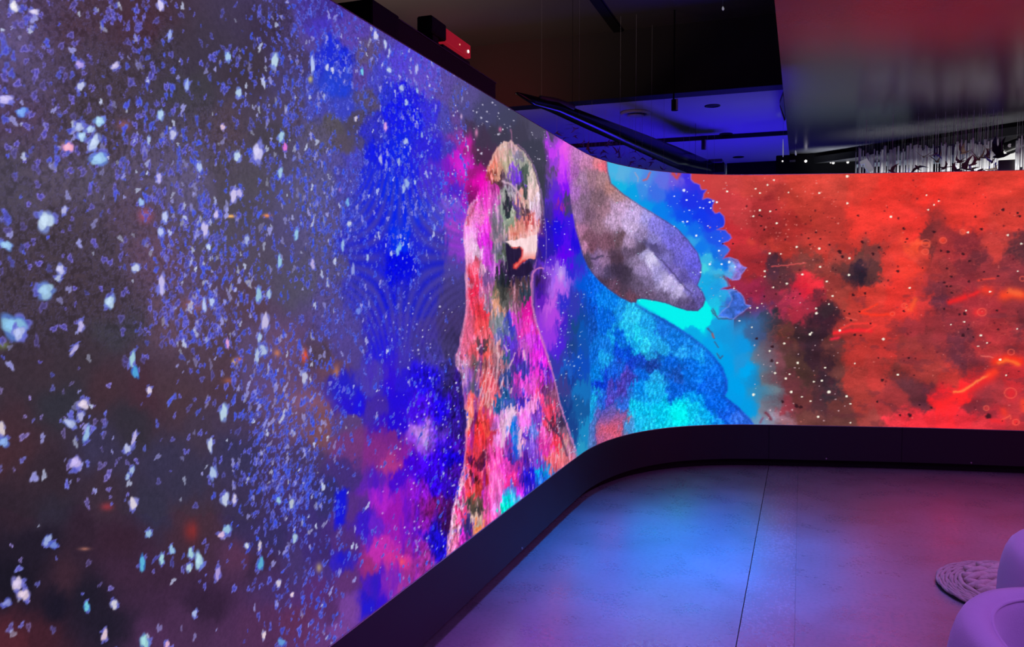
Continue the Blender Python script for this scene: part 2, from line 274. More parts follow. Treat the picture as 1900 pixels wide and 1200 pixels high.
LOW = parse('''1100 545 4 94 226; 1120 556 6 120 232; 1110 580 4 94 216; 1095 600 14 76 180; 1090 570 10 70 190; 1125 600 4 96 216; 1150 580 20 140 232; 1180 590 40 190 240; 1160 610 30 180 238; 1180 615 30 200 240; 1200 600 26 160 236; 1140 630 20 160 236; 1125 640 14 110 216; 1150 625 4 90 210; 1120 665 20 150 226; 1105 660 8 96 206; 1210 620 30 170 240; 1225 605 20 110 216; 1200 640 40 196 240; 1180 640 20 170 236
1160 655 6 70 210; 1170 670 20 60 200; 1190 665 16 66 190; 1140 690 16 90 214; 1205 655 30 150 220; 1208 668 20 56 150; 1225 640 30 160 230; 1250 630 14 116 222; 1280 640 20 130 236; 1260 650 30 150 240; 1300 660 20 150 240; 1320 665 10 116 232; 1240 670 6 90 210; 1255 700 20 76 176; 1235 695 12 84 190; 1275 690 6 104 222; 1300 690 6 116 236; 1330 690 6 104 230; 1260 715 6 90 210
1300 715 4 90 222; 1335 715 10 96 222; 1220 700 30 160 230; 1215 720 20 170 236; 1195 700 8 96 216; 1180 720 6 130 230; 1200 735 14 150 236; 1155 695 80 60 180; 1150 715 70 56 170; 1165 705 60 60 180; 1125 700 14 60 206; 1110 720 10 56 206; 1100 740 20 160 224; 1104 700 6 120 220; 1097 765 16 150 220; 1120 740 30 90 214; 1135 745 80 60 180; 1150 750 40 100 214; 1175 760 10 186 236
1200 755 10 186 240; 1230 765 4 196 240; 1258 770 4 240 250; 1262 760 4 230 248; 1280 760 10 190 240; 1290 740 4 150 240; 1310 770 6 170 240; 1330 745 4 96 226; 1350 765 14 90 226; 1375 780 40 100 220; 1340 780 14 130 232; 1300 785 20 180 236; 1125 770 90 80 170; 1140 770 120 90 160; 1150 780 196 80 110; 1140 795 200 84 110; 1155 775 210 90 110; 1130 810 160 100 160; 1112 815 110 90 190; 1165 785 70 150 220; 1200 785 20 186 232; 1180 775 20 176 232; 1104 800 70 110 190; 1100 825 80 110 180; 1240 785 10 206 236''')
RED = parse('''1300 340 204 64 66; 1350 340 208 68 68; 1400 340 208 68 64; 1500 345 214 68 58; 1560 350 206 68 58; 1600 340 226 64 54; 1660 350 242 56 48; 1730 340 246 54 46; 1780 350 232 58 50; 1880 340 224 62 52; 1420 400 164 46 50; 1440 425 156 44 46; 1470 420 176 48 46; 1380 400 190 58 62; 1350 380 200 60 66; 1340 450 186 40 50; 1500 380 190 58 50; 1540 400 186 56 50; 1600 420 232 58 50
1700 420 230 54 48; 1800 400 232 58 50; 1880 400 220 64 56; 1640 380 240 58 50; 1360 440 196 46 56; 1390 460 176 46 52; 1450 470 196 58 52; 1520 465 190 58 52; 1400 500 160 42 50; 1435 500 80 44 60; 1455 515 90 50 58; 1440 520 100 50 60; 1500 490 130 62 58; 1530 500 150 60 56; 1560 495 104 54 54; 1592 498 50 34 50; 1596 508 46 34 50; 1575 505 70 44 54; 1620 502 96 54 56; 1600 478 110 60 58; 1620 474 130 60 60; 1590 452 200 56 50; 1625 446 214 56 50; 1560 450 190 56 50; 1640 470 190 58 54; 1560 475 150 60 56; 1640 500 210 58 52
1680 500 226 58 48; 1650 470 220 58 50; 1720 470 232 62 52; 1700 455 246 76 52; 1724 470 90 44 52; 1720 425 120 46 50; 1770 470 166 50 56; 1790 455 140 46 56; 1808 492 110 44 54; 1796 500 130 46 56; 1760 498 150 52 56; 1745 485 170 54 56; 1850 470 204 64 60; 1830 500 150 52 60; 1895 465 100 50 60; 1880 490 140 52 62; 1395 545 150 38 70; 1430 540 130 44 66; 1500 540 240 40 62; 1512 528 244 50 66; 1490 550 220 40 66
1510 548 120 40 56; 1470 565 190 48 78; 1445 575 170 48 80; 1410 575 100 46 94; 1424 590 54 42 50; 1440 600 60 42 50; 1478 592 170 44 66; 1500 570 160 44 66; 1528 580 60 40 50; 1520 595 56 32 46; 1535 600 62 32 46; 1560 550 164 62 56; 1580 570 186 58 52; 1545 520 150 56 54; 1620 540 220 62 54; 1660 540 226 54 48; 1680 570 222 54 50; 1640 600 206 54 50; 1600 610 196 56 52; 1720 555 210 56 56
1745 540 120 48 60; 1750 560 100 44 60; 1770 540 140 50 58; 1790 525 140 46 56; 1800 550 160 46 56; 1830 570 170 50 60; 1770 580 150 50 60; 1870 590 156 52 60; 1890 600 120 46 56; 1398 612 50 60 110; 1415 625 70 60 96; 1430 650 104 66 76; 1460 625 96 54 50; 1440 620 90 54 56; 1485 620 62 40 48; 1505 640 56 36 48; 1530 625 60 34 48; 1546 640 104 54 54; 1570 620 170 54 52; 1590 650 186 54 50; 1650 650 196 54 52
1700 612 166 52 60; 1740 612 150 50 58; 1690 640 150 54 54; 1710 625 140 50 56; 1780 635 110 46 60; 1778 660 106 46 60; 1800 650 120 44 56; 1830 640 186 54 60; 1850 620 170 50 58; 1880 640 160 48 56; 1440 680 116 64 74; 1425 680 100 84 96; 1480 680 84 54 50; 1500 690 76 48 48; 1530 700 60 38 50; 1545 710 66 46 56; 1520 660 62 36 48; 1555 690 104 56 54; 1580 700 174 58 54; 1620 700 190 58 56; 1660 690 130 54 54
1680 680 150 54 54; 1720 690 166 58 56; 1760 700 190 54 52; 1690 670 160 52 54; 1680 715 104 50 60; 1700 730 100 46 56; 1716 738 96 44 58; 1720 752 110 46 58; 1440 740 96 90 104; 1425 720 100 110 120; 1460 755 146 58 72; 1470 720 110 54 62; 1490 740 110 54 56; 1520 740 80 46 54; 1540 730 60 44 54; 1560 750 110 56 56; 1600 740 166 58 54; 1640 760 176 56 60; 1660 740 160 54 58
1740 740 240 38 48; 1760 760 252 42 52; 1750 750 255 36 44; 1720 770 240 44 56; 1690 785 250 52 66; 1660 792 250 60 74; 1780 730 250 40 46; 1800 745 150 44 56; 1830 740 150 50 60; 1790 775 230 46 60; 1820 792 226 54 66; 1845 780 200 46 60; 1880 770 190 52 60; 1860 720 170 52 60; 1500 780 116 64 62; 1560 785 114 64 62; 1620 785 164 68 66; 1450 785 150 110 126; 1430 785 150 140 160; 1890 690 190 44 52; 1420 600 60 50 60''')
P_HEAD = [(1043, 262), (1048, 300), (1052, 330), (1057, 355), (1060, 380), (1067, 420), (1075, 450), (1082, 475), (1092, 497), (1110, 520), (1130, 537), (1150, 551), (1170, 561), (1180, 561), (1182, 555), (1190, 554),
          (1205, 556), (1235, 562), (1255, 570), (1275, 576), (1295, 577), (1305, 567), (1309, 555), (1304, 542), (1294, 529), (1301, 512), (1302, 492), (1295, 470), (1277, 445), (1255, 422), (1220, 400), (1190, 382),
          (1160, 362), (1134, 340), (1128, 318), (1125, 290), (1080, 250)]
P_LOW = [(1076, 470), (1082, 480), (1095, 490), (1130, 510), (1170, 535), (1182, 563), (1205, 577), (1230, 590), (1255, 605), (1280, 621), (1305, 640), (1325, 660), (1340, 680), (1350, 705), (1350, 725), (1345, 735), (1365, 750), (1380, 765), (1393, 778), (1402, 792), (1300, 830), (1090, 850), (1092, 800),
         (1097, 720), (1092, 640), (1078, 560)]
P_FIG = [(924, 272), (934, 263), (948, 261), (960, 270), (972, 280), (984, 300), (992, 320), (998, 340), (1003, 370), (1004, 396), (1000, 420), (996, 440), (995, 460), (993, 482), (990, 492), (985, 508), (986, 528), (987, 560), (990, 586), (998, 612),
         (1008, 636), (1020, 678), (1030, 716), (1040, 756), (1050, 792), (1062, 820), (1070, 846), (1070, 900), (960, 1000), (830, 1040), (830, 1029), (832, 992), (838, 956), (844, 928), (850, 904), (858, 872), (861, 856), (864, 820), (866, 790), (866, 762), (863, 758), (862, 742), (858, 720), (856, 694),
         (848, 678), (847, 656), (853, 638), (858, 612), (863, 580), (865, 550), (863, 520), (864, 490), (863, 470), (859, 450), (860, 426), (866, 400), (870, 382), (880, 372), (890, 352), (900, 328), (906, 304), (914, 288)]
P_RED = [(1281, 318), (1282, 332), (1288, 339), (1298, 343), (1302, 352), (1311, 352), (1306, 360), (1304, 370), (1312, 367), (1326, 372), (1322, 382), (1322, 390), (1326, 396), (1335, 394), (1343, 401), (1345, 412), (1342, 421), (1330, 426), (1346, 427), (1354, 435), (1357, 442), (1347, 449),
         (1340, 452), (1350, 458), (1354, 463), (1348, 472), (1342, 480), (1352, 477), (1362, 480), (1370, 486), (1376, 495), (1385, 497), (1378, 504), (1372, 517), (1362, 520), (1353, 517), (1347, 513), (1350, 522), (1355, 530), (1345, 533), (1337, 536), (1348, 537), (1360, 536),
         (1372, 544), (1380, 555), (1383, 564), (1392, 567), (1384, 571), (1378, 578), (1366, 582), (1362, 592), (1400, 600), (1400, 860), (2100, 860), (2100, 250), (1281, 250)]
P_CYANLOW = [(1182, 556), (1192, 566), (1210, 575), (1235, 588), (1262, 606), (1268, 612), (1271, 604), (1277, 608), (1281, 603), (1287, 603), (1292, 607), (1297, 611), (1302, 608), (1306, 614), (1310, 606), (1317, 603), (1319, 596), (1322, 588), (1318, 570), (1300, 545), (1200, 540)]
P_BEAK = [(938, 448), (948, 445), (956, 446), (966, 441), (976, 442), (986, 437), (997, 434), (996, 460), (993, 481), (982, 480), (972, 484), (964, 490), (958, 498), (953, 497), (954, 491), (962, 486), (968, 476), (970, 464), (964, 457), (954, 460), (948, 455)]
P_MOUTH = [(938, 450), (954, 462), (966, 459), (969, 466), (967, 476), (960, 487), (953, 498), (960, 502), (966, 492), (984, 484), (990, 500), (975, 512), (944, 512), (940, 480)]
BIG = parse('''26 12 8 10 0 225 220 235; 64 22 8 6 20 205 195 225; 298 10 6 10 0 215 205 245; 148 120 8 7 30 170 150 220; 214 122 8 6 -40 190 180 220; 150 160 6 9 15 190 195 230; 315 65 4 9 15 160 175 235; 347 158 4 11 0 160 180 235
10 184 14 8 0 190 180 240; 40 208 10 8 0 120 160 235; 185 225 9 9 0 165 205 235; 147 236 9 8 0 170 180 220; 168 240 9 6 -30 170 190 225; 152 253 8 8 0 170 200 235; 175 265 9 15 20 185 200 235; 184 295 14 12 0 150 190 230; 127 273 9 9 0 245 170 195
298 213 5 11 0 175 205 235; 321 250 5 11 10 190 190 230; 276 260 3 9 0 170 185 225; 423 105 5 9 0 165 200 235; 478 283 9 17 0 195 190 235; 510 112 6 14 10 185 210 230; 580 120 4 14 0 180 195 240; 443 172 5 9 0 175 200 230; 413 236 4 6 0 220 190 210
522 253 5 10 20 165 200 225; 529 273 4 7 0 225 120 210; 440 290 6 9 0 190 210 235; 85 410 15 17 0 185 205 230; 12 455 11 8 30 150 190 230; 112 500 8 9 0 185 185 225; 108 516 6 6 0 170 180 215; 85 540 16 14 0 150 185 215; 204 560 8 13 10 175 200 225; 252 497 7 8 0 195 205 230
119 390 5 8 10 180 180 225; 295 330 5 9 0 190 180 235; 262 375 5 7 0 160 190 235; 300 528 6 18 0 195 185 235; 306 402 5 11 0 190 200 240; 298 430 5 9 0 185 195 240; 370 310 5 9 0 175 190 235; 401 398 4 8 0 205 190 235; 380 425 6 14 0 200 190 235; 387 458 4 6 0 195 210 240
434 362 7 12 0 205 195 235; 444 358 5 8 0 190 180 230; 520 320 4 10 0 160 195 225; 550 435 4 10 10 150 195 225; 458 445 4 9 0 165 175 220; 519 485 4 11 5 150 195 220; 580 490 4 9 0 185 170 220; 480 547 6 12 0 150 190 215; 499 545 4 9 10 165 190 220; 492 596 6 18 0 195 185 225
379 566 4 12 0 185 200 240; 393 560 4 9 0 180 195 235; 25 605 24 18 20 130 180 215; 35 618 10 14 0 170 180 225; 150 605 6 10 0 185 175 225; 138 648 4 13 35 175 165 215; 246 668 6 14 0 160 200 215; 251 690 5 13 -10 80 160 215; 277 724 4 8 0 215 200 220
155 750 9 10 20 210 195 215; 130 785 13 7 15 165 175 215; 150 772 6 9 25 170 170 215; 161 805 5 15 10 150 185 220; 3 795 7 12 0 210 195 200; 7 820 8 10 0 130 160 215; 249 812 4 13 12 185 175 220; 236 832 6 9 10 180 185 220; 140 858 9 13 20 185 170 225; 245 872 4 8 10 160 180 215; 237 884 4 6 20 160 180 215
415 765 7 15 0 180 205 225; 390 825 5 12 0 195 205 225; 395 877 6 12 0 170 190 225; 487 650 7 12 0 170 185 220; 477 660 4 12 0 175 190 220; 565 700 5 12 0 185 185 215; 482 626 4 8 0 170 190 220; 247 934 7 11 0 215 205 220; 88 1002 6 12 25 150 165 215; 100 1011 6 7 0 110 130 205
32 1083 10 12 20 200 185 215; 44 1103 10 11 25 205 185 205; 13 1118 10 6 -40 125 130 195; 161 1125 5 9 0 110 195 215; 212 1121 6 9 10 205 200 215; 194 1178 6 10 15 215 190 205; 268 1190 8 13 0 150 200 205; 264 1045 5 14 5 90 175 215; 300 1037 5 9 0 160 205 215; 276 990 5 8 0 150 185 215
418 926 7 12 0 190 200 225; 435 926 4 9 0 205 195 225; 421 982 7 9 0 150 190 220; 411 992 6 6 0 210 180 215; 354 1026 5 10 0 165 205 215; 369 1040 8 14 0 165 200 215; 351 1053 5 8 10 175 200 215; 319 1020 5 8 0 150 190 220; 484 1045 5 12 5 90 170 205; 404 1064 5 12 5 170 150 215
517 928 4 6 0 150 190 215; 541 934 4 10 0 180 190 205; 547 998 4 10 0 165 190 215; 517 1082 4 8 0 205 195 215; 542 1103 3 5 0 230 205 220; 482 1012 3 9 10 200 190 205; 361 1138 4 8 10 165 180 225; 490 1178 3 8 10 225 205 215; 522 1191 6 7 0 100 150 210; 458 1012 4 5 0 200 210 225; 310 1196 4 8 10 215 170 205
422 637 3 9 0 225 160 215; 607 125 3 7 0 195 200 235; 617 130 3 6 0 200 205 235; 697 66 4 9 0 200 200 235; 715 82 3 8 0 190 200 235; 722 130 4 5 0 185 200 235; 745 163 4 6 0 170 185 230; 773 128 3 9 0 180 180 235; 774 168 2 5 0 160 190 225; 754 190 3 6 0 170 190 230; 715 235 3 8 0 220 160 230; 753 262 4 6 0 170 185 230
672 133 3 6 0 120 200 230; 660 220 3 5 0 200 190 210; 755 340 4 9 0 150 175 230; 749 350 3 8 0 160 180 230; 740 300 3 7 0 150 165 220; 706 295 3 8 0 170 170 230; 783 250 2 5 0 140 160 220; 770 338 2 5 0 170 190 230; 742 458 3 8 0 120 180 235; 738 465 3 10 0 130 180 235; 726 470 2 5 0 190 200 235; 682 478 2 7 0 160 180 230; 806 422 2 7 0 130 150 230
648 415 4 5 0 190 200 225; 636 455 3 10 0 150 180 225; 655 500 3 12 0 140 150 220; 665 577 4 7 0 110 130 225; 645 375 3 8 0 120 170 225''')


def paint(PX, PY, S, Z):
    """PX, PY: the artwork's own chart; S, Z: metres along and up the screen"""
    rng = np.random.RandomState(7)
    H, W = PX.shape
    img = np.zeros((H, W, 3), np.float32)
    col_px = PX[H // 2]
    wx, wy = fbm(S * 9, Z * 7, 11, 5), fbm(S * 9 + 40, Z * 7, 23, 5)
    fx, fy = fbm(S * 40, Z * 26, 31, 3), fbm(S * 40, Z * 26 + 9, 43, 3)
    st = fbm(S * 60, Z * 9, 57, 4)                  # fine vertical streaks
    gr = fbm(S * 130, Z * 130, 71, 3)               # grain

    def cols(a, b):
        j = np.nonzero((col_px >= a) & (col_px <= b))[0]
        return slice(j[0], j[-1] + 1)

    def blend(sl, mask, colr):
        img[:, sl] += (colr - img[:, sl]) * mask[..., None]

    # --- regions as fields of colour
    L = cols(-2600, 1040)
    wl = np.clip(1.25 - PX[:, L] / 1400, 0.4, 1.2)
    X = np.abs(PX[:, L] + wx[:, L] * 60 * wl + fx[:, L] * 14)
    Y = PX[:, L] * 0 + PY[:, L] + wy[:, L] * 70 * wl + fy[:, L] * 16
    base = field(LEFT, X, Y, 1.9, 16)
    jx = int(np.argmax(col_px[L] > 470))
    sh = field(LEFT, X[:, jx:], Y[:, jx:], 2.9, 9)
    base[:, jx:] += (sh - base[:, jx:]) * sstep(500, 640, PX[:, L][:, jx:])[..., None]
    calm = np.clip(1.15 - PX[:, L] / 620, 0, 0.55)[..., None] * np.where(Y < 950, 1.0, 0.7)[..., None]
    grey = base.mean(-1, keepdims=True) * np.array([1.02, 0.9, 1.12], np.float32)
    img[:, L] = (base + (grey - base) * calm) * (1 + 0.04 * sstep(760, 600, Y) * sstep(660, 560, X))[..., None]
    M = cols(985, 1120)
    m = sstep(1006, 1014, PX[:, M] + 6 * fx[:, M])
    m = np.maximum(m, sstep(990, 996, PX[:, M]) * sstep(430, 445, PY[:, M]))
    blend(M, m, field(MID, PX[:, M] + fx[:, M] * 12 + wx[:, M] * 10, PY[:, M] + wy[:, M] * 50 + fy[:, M] * 30, 2.4, 4))
    R = cols(1240, 2500)
    img[:, R] = field(RED, np.minimum(PX[:, R], 1910) + wx[:, R] * 46 + fx[:, R] * 16, PY[:, R] + wy[:, R] * 46 + fy[:, R] * 16, 2.6, 6)
    K = cols(1060, 1470)
    x, y = PX[:, K], PY[:, K]
    mr, dr = poly_mask(P_RED, x + 2.5 * fx[:, K], y + 2.5 * fy[:, K], 1.0)
    softm = sstep(1452, 1388, x + 24 * fbm(S[:, K] * 5, Z[:, K] * 5, 19, 3) + 5 * fx[:, K]) * np.where(x < 1362, sstep(584, 594, y), sstep(574, 620, y + (x - 1362) * 0.3))
    cm = np.where((y < 590) | (x < 1362), 1 - mr, (1 - mr) * 0)
    cm = np.maximum(cm, softm) * np.where(y < 480, sstep(1100, 1106, x), sstep(1176, 1182, x))
    cy = field(CYAN, x + wx[:, K] * 24 + fx[:, K] * 8, y + wy[:, K] * 24 + fy[:, K] * 8, 2.4, 5)
    blend(K, cm, cy)
    rim = np.exp(-(dr / 1.3) ** 2) * (y < 592) * (x > 1270)
    blend(K, rim * 0.55, np.array([150, 110, 225], np.float32))
    m2, _ = poly_mask(P_CYANLOW, x + 2 * fx[:, K], y + 2 * fy[:, K], 1.0)
    blend(K, m2, np.array([6, 242, 240], np.float32))
    # feather-like fringe on the blue edge
    for poly, c1 in (([(1352, 477), (1368, 482), (1378, 494), (1385, 497), (1374, 510), (1370, 519), (1358, 520), (1366, 505), (1362, 488)], (126, 112, 216)),
                     ([(1352, 540), (1366, 538), (1380, 552), (1384, 566), (1392, 567), (1378, 579), (1360, 592), (1332, 586), (1352, 568), (1358, 555)], (62, 104, 208))):
        mm, dd = poly_mask(poly, x + 4 * fx[:, K], y + 4 * fy[:, K], 2.0)
        blend(K, mm * 0.85, np.array(c1, np.float32) * (1 + 0.9 * fx[:, K, None]))
        blend(K, np.exp(-(dd / 1.2) ** 2) * 0.5, np.array([150, 150, 230], np.float32))
    # lower body of the dolphin
    ml, dl = poly_mask(P_LOW, x + 2 * fx[:, K], y + 2 * fy[:, K], 1.6)
    ml = ml * sstep(1080, 1100, x + 10 * fx[:, K])
    lo = field(LOW, x + wx[:, K] * 34 + fx[:, K] * 16, y + wy[:, K] * 34 + fy[:, K] * 20, 2.6, 4)
    tex = fbm(S[:, K] * 70, Z[:, K] * 50, 91, 3)
    lo = lo * (1 + 0.5 * tex + 0.35 * gr[:, K])[..., None] + (np.clip(tex, 0, 1) * 70)[..., None]
    blend(K, ml, lo)
    edge = np.exp(-((dl - 3.0) / 3.2) ** 2) * (x > 1178) * (y < 786)
    blend(K, edge * 0.5 * (0.7 + tex), np.array([20, 50, 150], np.float32))
    # head of the dolphin
    mh, dh = poly_mask(P_HEAD, x + 1.2 * fx[:, K], y + 1.2 * fy[:, K], 1.3)
    G = cols(1030, 1320)
    x, y = PX[:, G], PY[:, G]
    mh, dh = poly_mask(P_HEAD, x + 1.2 * fx[:, G], y + 1.2 * fy[:, G], 1.3)
    hd = field(HEAD, x + wx[:, G] * 16 + fx[:, G] * 8, y + wy[:, G] * 20 + fy[:, G] * 10, 2.4, 5)
    skin = fbm(S[:, G] * 120, Z[:, G] * 60, 101, 3)
    hd = hd * (1 + 0.55 * skin + 0.25 * gr[:, G] + 0.25 * wx[:, G])[..., None]
    soft = np.where((x < 1066) & (y < 360), sstep(1046, 1066, x + 12 * fx[:, G]), 1)
    blend(G, mh * soft, hd)
    ed = np.exp(-((dh - 1.0) / 1.4) ** 2) * (x > 1066)
    blend(G, ed * 0.45, np.array([60, 50, 110], np.float32))

    # --- the pink figure
    Fg = cols(815, 1080)
    x, y = PX[:, Fg], PY[:, Fg]
    x2, y2 = x + fx[:, Fg] * 5 + wx[:, Fg] * 4, y + fy[:, Fg] * 6
    mf, df = poly_mask(P_FIG, x2, y2, 1.4)
    fg = field(FIG, x + wx[:, Fg] * 14 + fx[:, Fg] * 14 + st[:, Fg] * 8, y + wy[:, Fg] * 40 + fy[:, Fg] * 44, 3.2, 2.5)
    s2 = fbm(S[:, Fg] * 45 + Z[:, Fg] * 14, Z[:, Fg] * 16, 113, 4)
    fg = fg * (1.02 + 0.8 * s2 + 0.3 * st[:, Fg] + 0.15 * gr[:, Fg])[..., None]
    fg = fg + (fg.mean(-1, keepdims=True) - fg) * (0.22 * (y < 400) * (x > 905))[..., None]
    hl = sstep(0.14, 0.34, s2 + 0.4 * st[:, Fg]) * 0.7
    fg = fg + (np.array([250, 190, 220], np.float32) - fg) * hl[..., None] * 0.75
    rd = sstep(0.12, 0.36, fbm(S[:, Fg] * 26, Z[:, Fg] * 9, 127, 4)) * (y > 640) * 0.6
    fg = fg * (1 - rd[..., None] * np.array([0.35, 0.75, 0.45], np.float32))
    blend(Fg, mf, fg)
    # pale outline of the figure
    blend(Fg, np.exp(-((df - 1.5) / 2.2) ** 2) * 0.55 * (x < 930) * (y > 370), np.array([220, 160, 205], np.float32))
    blend(Fg, np.exp(-((df + 2) / 1.0) ** 2) * 0.5 * (x > 960), np.array([190, 130, 180], np.float32))
    blend(Fg, np.exp(-((df - 2) / 1.6) ** 2) * 0.45 * (y < 330), np.array([225, 180, 170], np.float32))
    for poly, c, a in ((P_MOUTH, (36, 24, 60), 0.95), (P_BEAK, (250, 214, 218), 1.0)):
        mm, dd = poly_mask(poly, x + 3 * fx[:, Fg], y + 3 * fy[:, Fg], 1.2)
        cc = np.array(c, np.float32) * (1 + 0.25 * s2[..., None])
        if poly is P_BEAK:
            t = sstep(462, 488, y)[..., None]
            cc = cc * (1 - t) + np.array([236, 120, 110], np.float32) * t
            rr = np.exp(-(dd / 2.0) ** 2) * (y > 458) * (x < 975)
            blend(Fg, mm * a, cc)
            blend(Fg, rr * 0.8, np.array([225, 60, 60], np.float32))
        else:
            blend(Fg, mm * a, cc)

    def stroke(pts, wd, c, a=1.0, sl=Fg):
        xx, yy = PX[:, sl], PY[:, sl]
        d2 = np.full(xx.shape, 1e6, np.float32)
        sel = (xx > min(p[0] for p in pts) - 20) & (xx < max(p[0] for p in pts) + 20)
        sel &= (yy > min(p[1] for p in pts) - 20) & (yy < max(p[1] for p in pts) + 20)
        xs, ys = xx[sel] + fx[:, sl][sel] * 3, yy[sel] + fy[:, sl][sel] * 3
        dd = np.full(xs.shape, 1e6, np.float32)
        for (ax, ay), (bx, by) in zip(pts[:-1], pts[1:]):
            ex, ey = bx - ax, by - ay
            t = np.clip(((xs - ax) * ex + (ys - ay) * ey) / (ex * ex + ey * ey + 1e-9), 0, 1)
            dd = np.minimum(dd, (xs - ax - t * ex) ** 2 + (ys - ay - t * ey) ** 2)
        d2[sel] = dd
        blend(sl, np.exp(-d2 / (wd * wd)) * a, np.array(c, np.float32))

    stroke([(1008, 498), (1000, 497), (994, 500), (987, 510), (986, 530), (987, 560), (992, 590), (1002, 620), (1012, 650), (1022, 680), (1032, 720), (1044, 765), (1056, 800), (1068, 836)], 1.6, (225, 130, 190), 0.8)
    stroke([(990, 305), (998, 330), (1005, 360), (1010, 400), (1014, 440), (1013, 480), (1008, 500)], 0.9, (150, 120, 190), 0.6)
    stroke([(950, 262), (949, 250), (947, 240)], 1.2, (170, 110, 150), 0.7)
    stroke([(932, 336), (948, 342), (958, 352), (966, 364)], 2.4, (215, 180, 200), 0.8)
    stroke([(936, 350), (930, 372), (930, 396), (938, 414), (948, 412), (954, 400)], 2.6, (150, 160, 150), 0.7)
    stroke([(872, 400), (880, 384), (884, 375)], 2.0, (170, 50, 90), 0.6)
    stroke([(887, 672), (880, 700), (878, 726)], 3.0, (84, 80, 100), 0.9)
    for a, b in (((956, 655), (944, 684)), ((936, 640), (942, 652)), ((925, 655), (922, 690)), ((934, 700), (928, 720)), ((949, 720), (947, 728)), ((972, 650), (974, 668)), ((893, 640), (886, 650))):
        stroke([a, b], 1.5, (240, 190, 210), 0.8)
    for k in range(16):
        x0, y0 = 884 + (k % 6) * 6.5 + rng.rand() * 3, 676 + k // 6 * 22 + rng.rand() * 12
        stroke([(x0 + 5, y0), (x0 + 2, y0 + 16), (x0, y0 + 24)], 1.3, (248, 170, 190), 0.7)
        stroke([(x0 + 8, y0 + 3), (x0 + 5, y0 + 20)], 1.2, (190, 30, 60), 0.5)
    stroke([(951, 760), (944, 776), (936, 798), (930, 828)], 3.2, (236, 196, 226), 0.75)
    stroke([(966, 800), (962, 815), (966, 845)], 3.6, (240, 190, 220), 0.75)
    stroke([(956, 775), (957, 800), (956, 830), (960, 850)], 4.6, (14, 96, 214), 0.75)
    stroke([(1012, 775), (1024, 792), (1040, 810), (1052, 845)], 2.2, (60, 40, 80), 0.75)
    stroke([(897, 842), (889, 852), (882, 866)], 3.6, (80, 24, 56), 0.8)
    stroke([(878, 930), (877, 952)], 4.0, (84, 70, 60), 0.8)
    stroke([(868, 965), (866, 1000)], 3.5, (44, 34, 110), 0.8)
    for ex, ey, ax_, ay_, c, a in ((872, 448, 12, 40, (252, 196, 240), 0.7), (884, 410, 9, 24, (244, 120, 220), 0.5), (902, 372, 9, 26, (240, 60, 205), 0.5), (936, 284, 12, 14, (214, 170, 165), 0.5), (994, 395, 6, 34, (232, 190, 215), 0.5), (958, 330, 8, 16, (110, 46, 226), 0.6), (968, 425, 12, 8, (222, 130, 120), 0.5),
                                   (978, 418, 3, 14, (190, 60, 60), 0.6), (990, 415, 2, 12, (170, 50, 60), 0.6), (955, 434, 8, 4, (200, 90, 80), 0.6)):
        q = ((x - ex) / ax_) ** 2 + ((y - ey) / ay_) ** 2
        blend(Fg, np.exp(-q * 1.3) * a * mf * (1 + 0.8 * st[:, Fg]), np.array(c, np.float32))
    # thin marks around the dolphin
    for p in (([(1320, 575), (1326, 585), (1334, 591), (1358, 592)]), ([(1323, 572), (1330, 588)]), ([(1313, 609), (1320, 617), (1325, 628)]), ([(1326, 634), (1333, 644)]), ([(1330, 655), (1336, 665), (1341, 660)])):
        stroke(p, 1.3, (70, 80, 120), 0.8, K)
    stroke([(1322, 620), (1324, 626)], 2.0, (180, 90, 90), 0.8, K)
    stroke([(1343, 513), (1350, 522), (1352, 530)], 2.0, (120, 60, 90), 0.8, K)
    stroke([(1421, 765), (1426, 772), (1430, 778)], 2.6, (110, 40, 60), 0.85, cols(1380, 1470))
    stroke([(1415, 775), (1411, 784)], 2.2, (130, 80, 110), 0.8, cols(1380, 1470))
    stroke([(1178, 320), (1185, 330), (1184, 336)], 1.3, (170, 160, 190), 0.8, K)
    stroke([(1206, 320), (1200, 332), (1194, 334)], 1.8, (215, 90, 90), 0.8, K)
    stroke([(1248, 321), (1256, 330), (1260, 322)], 3.2, (215, 70, 60), 0.9, K)
    # dolphin: eye, mouth line, spots
    stroke([(1215, 472), (1232, 486), (1250, 508), (1268, 530), (1284, 545)], 1.6, (70, 58, 110), 0.7, G)
    stroke([(1197, 450), (1206, 456), (1216, 463)], 6.0, (86, 76, 124), 0.75, G)
    stroke([(1182, 448), (1188, 456)], 5.0, (96, 80, 110), 0.6, G)
    stroke([(1097, 480), (1104, 480), (1112, 476), (1118, 475)], 2.2, (70, 56, 90), 0.85, G)
    stroke([(1126, 476), (1136, 477)], 1.4, (80, 56, 80), 0.8, G)
    stroke([(1140, 470), (1150, 500), (1160, 535)], 11.0, (66, 52, 76), 0.45, G)
    stroke([(1205, 475), (1222, 490)], 6.0, (206, 196, 232), 0.6, G)
    stroke([(1232, 512), (1250, 530), (1268, 548)], 7.0, (186, 174, 222), 0.55, G)
    # snout piece and orb of the lower dolphin
    K2 = cols(1085, 1420)
    P_SN = [(1108, 850), (1104, 790), (1118, 760), (1132, 752), (1146, 745), (1144, 758), (1150, 766), (1164, 762), (1163, 772), (1158, 790), (1152, 830)]
    ms, ds = poly_mask(P_SN, PX[:, K2] + 3 * fx[:, K2], PY[:, K2] + 3 * fy[:, K2], 2)
    sc = np.array([96, 84, 176], np.float32) * (1 - sstep(760, 800, PY[:, K2]))[..., None] + np.array([206, 84, 116], np.float32) * sstep(760, 800, PY[:, K2])[..., None]
    blend(K2, ms * 0.7, sc * (1 + 0.8 * gr[:, K2, None]))
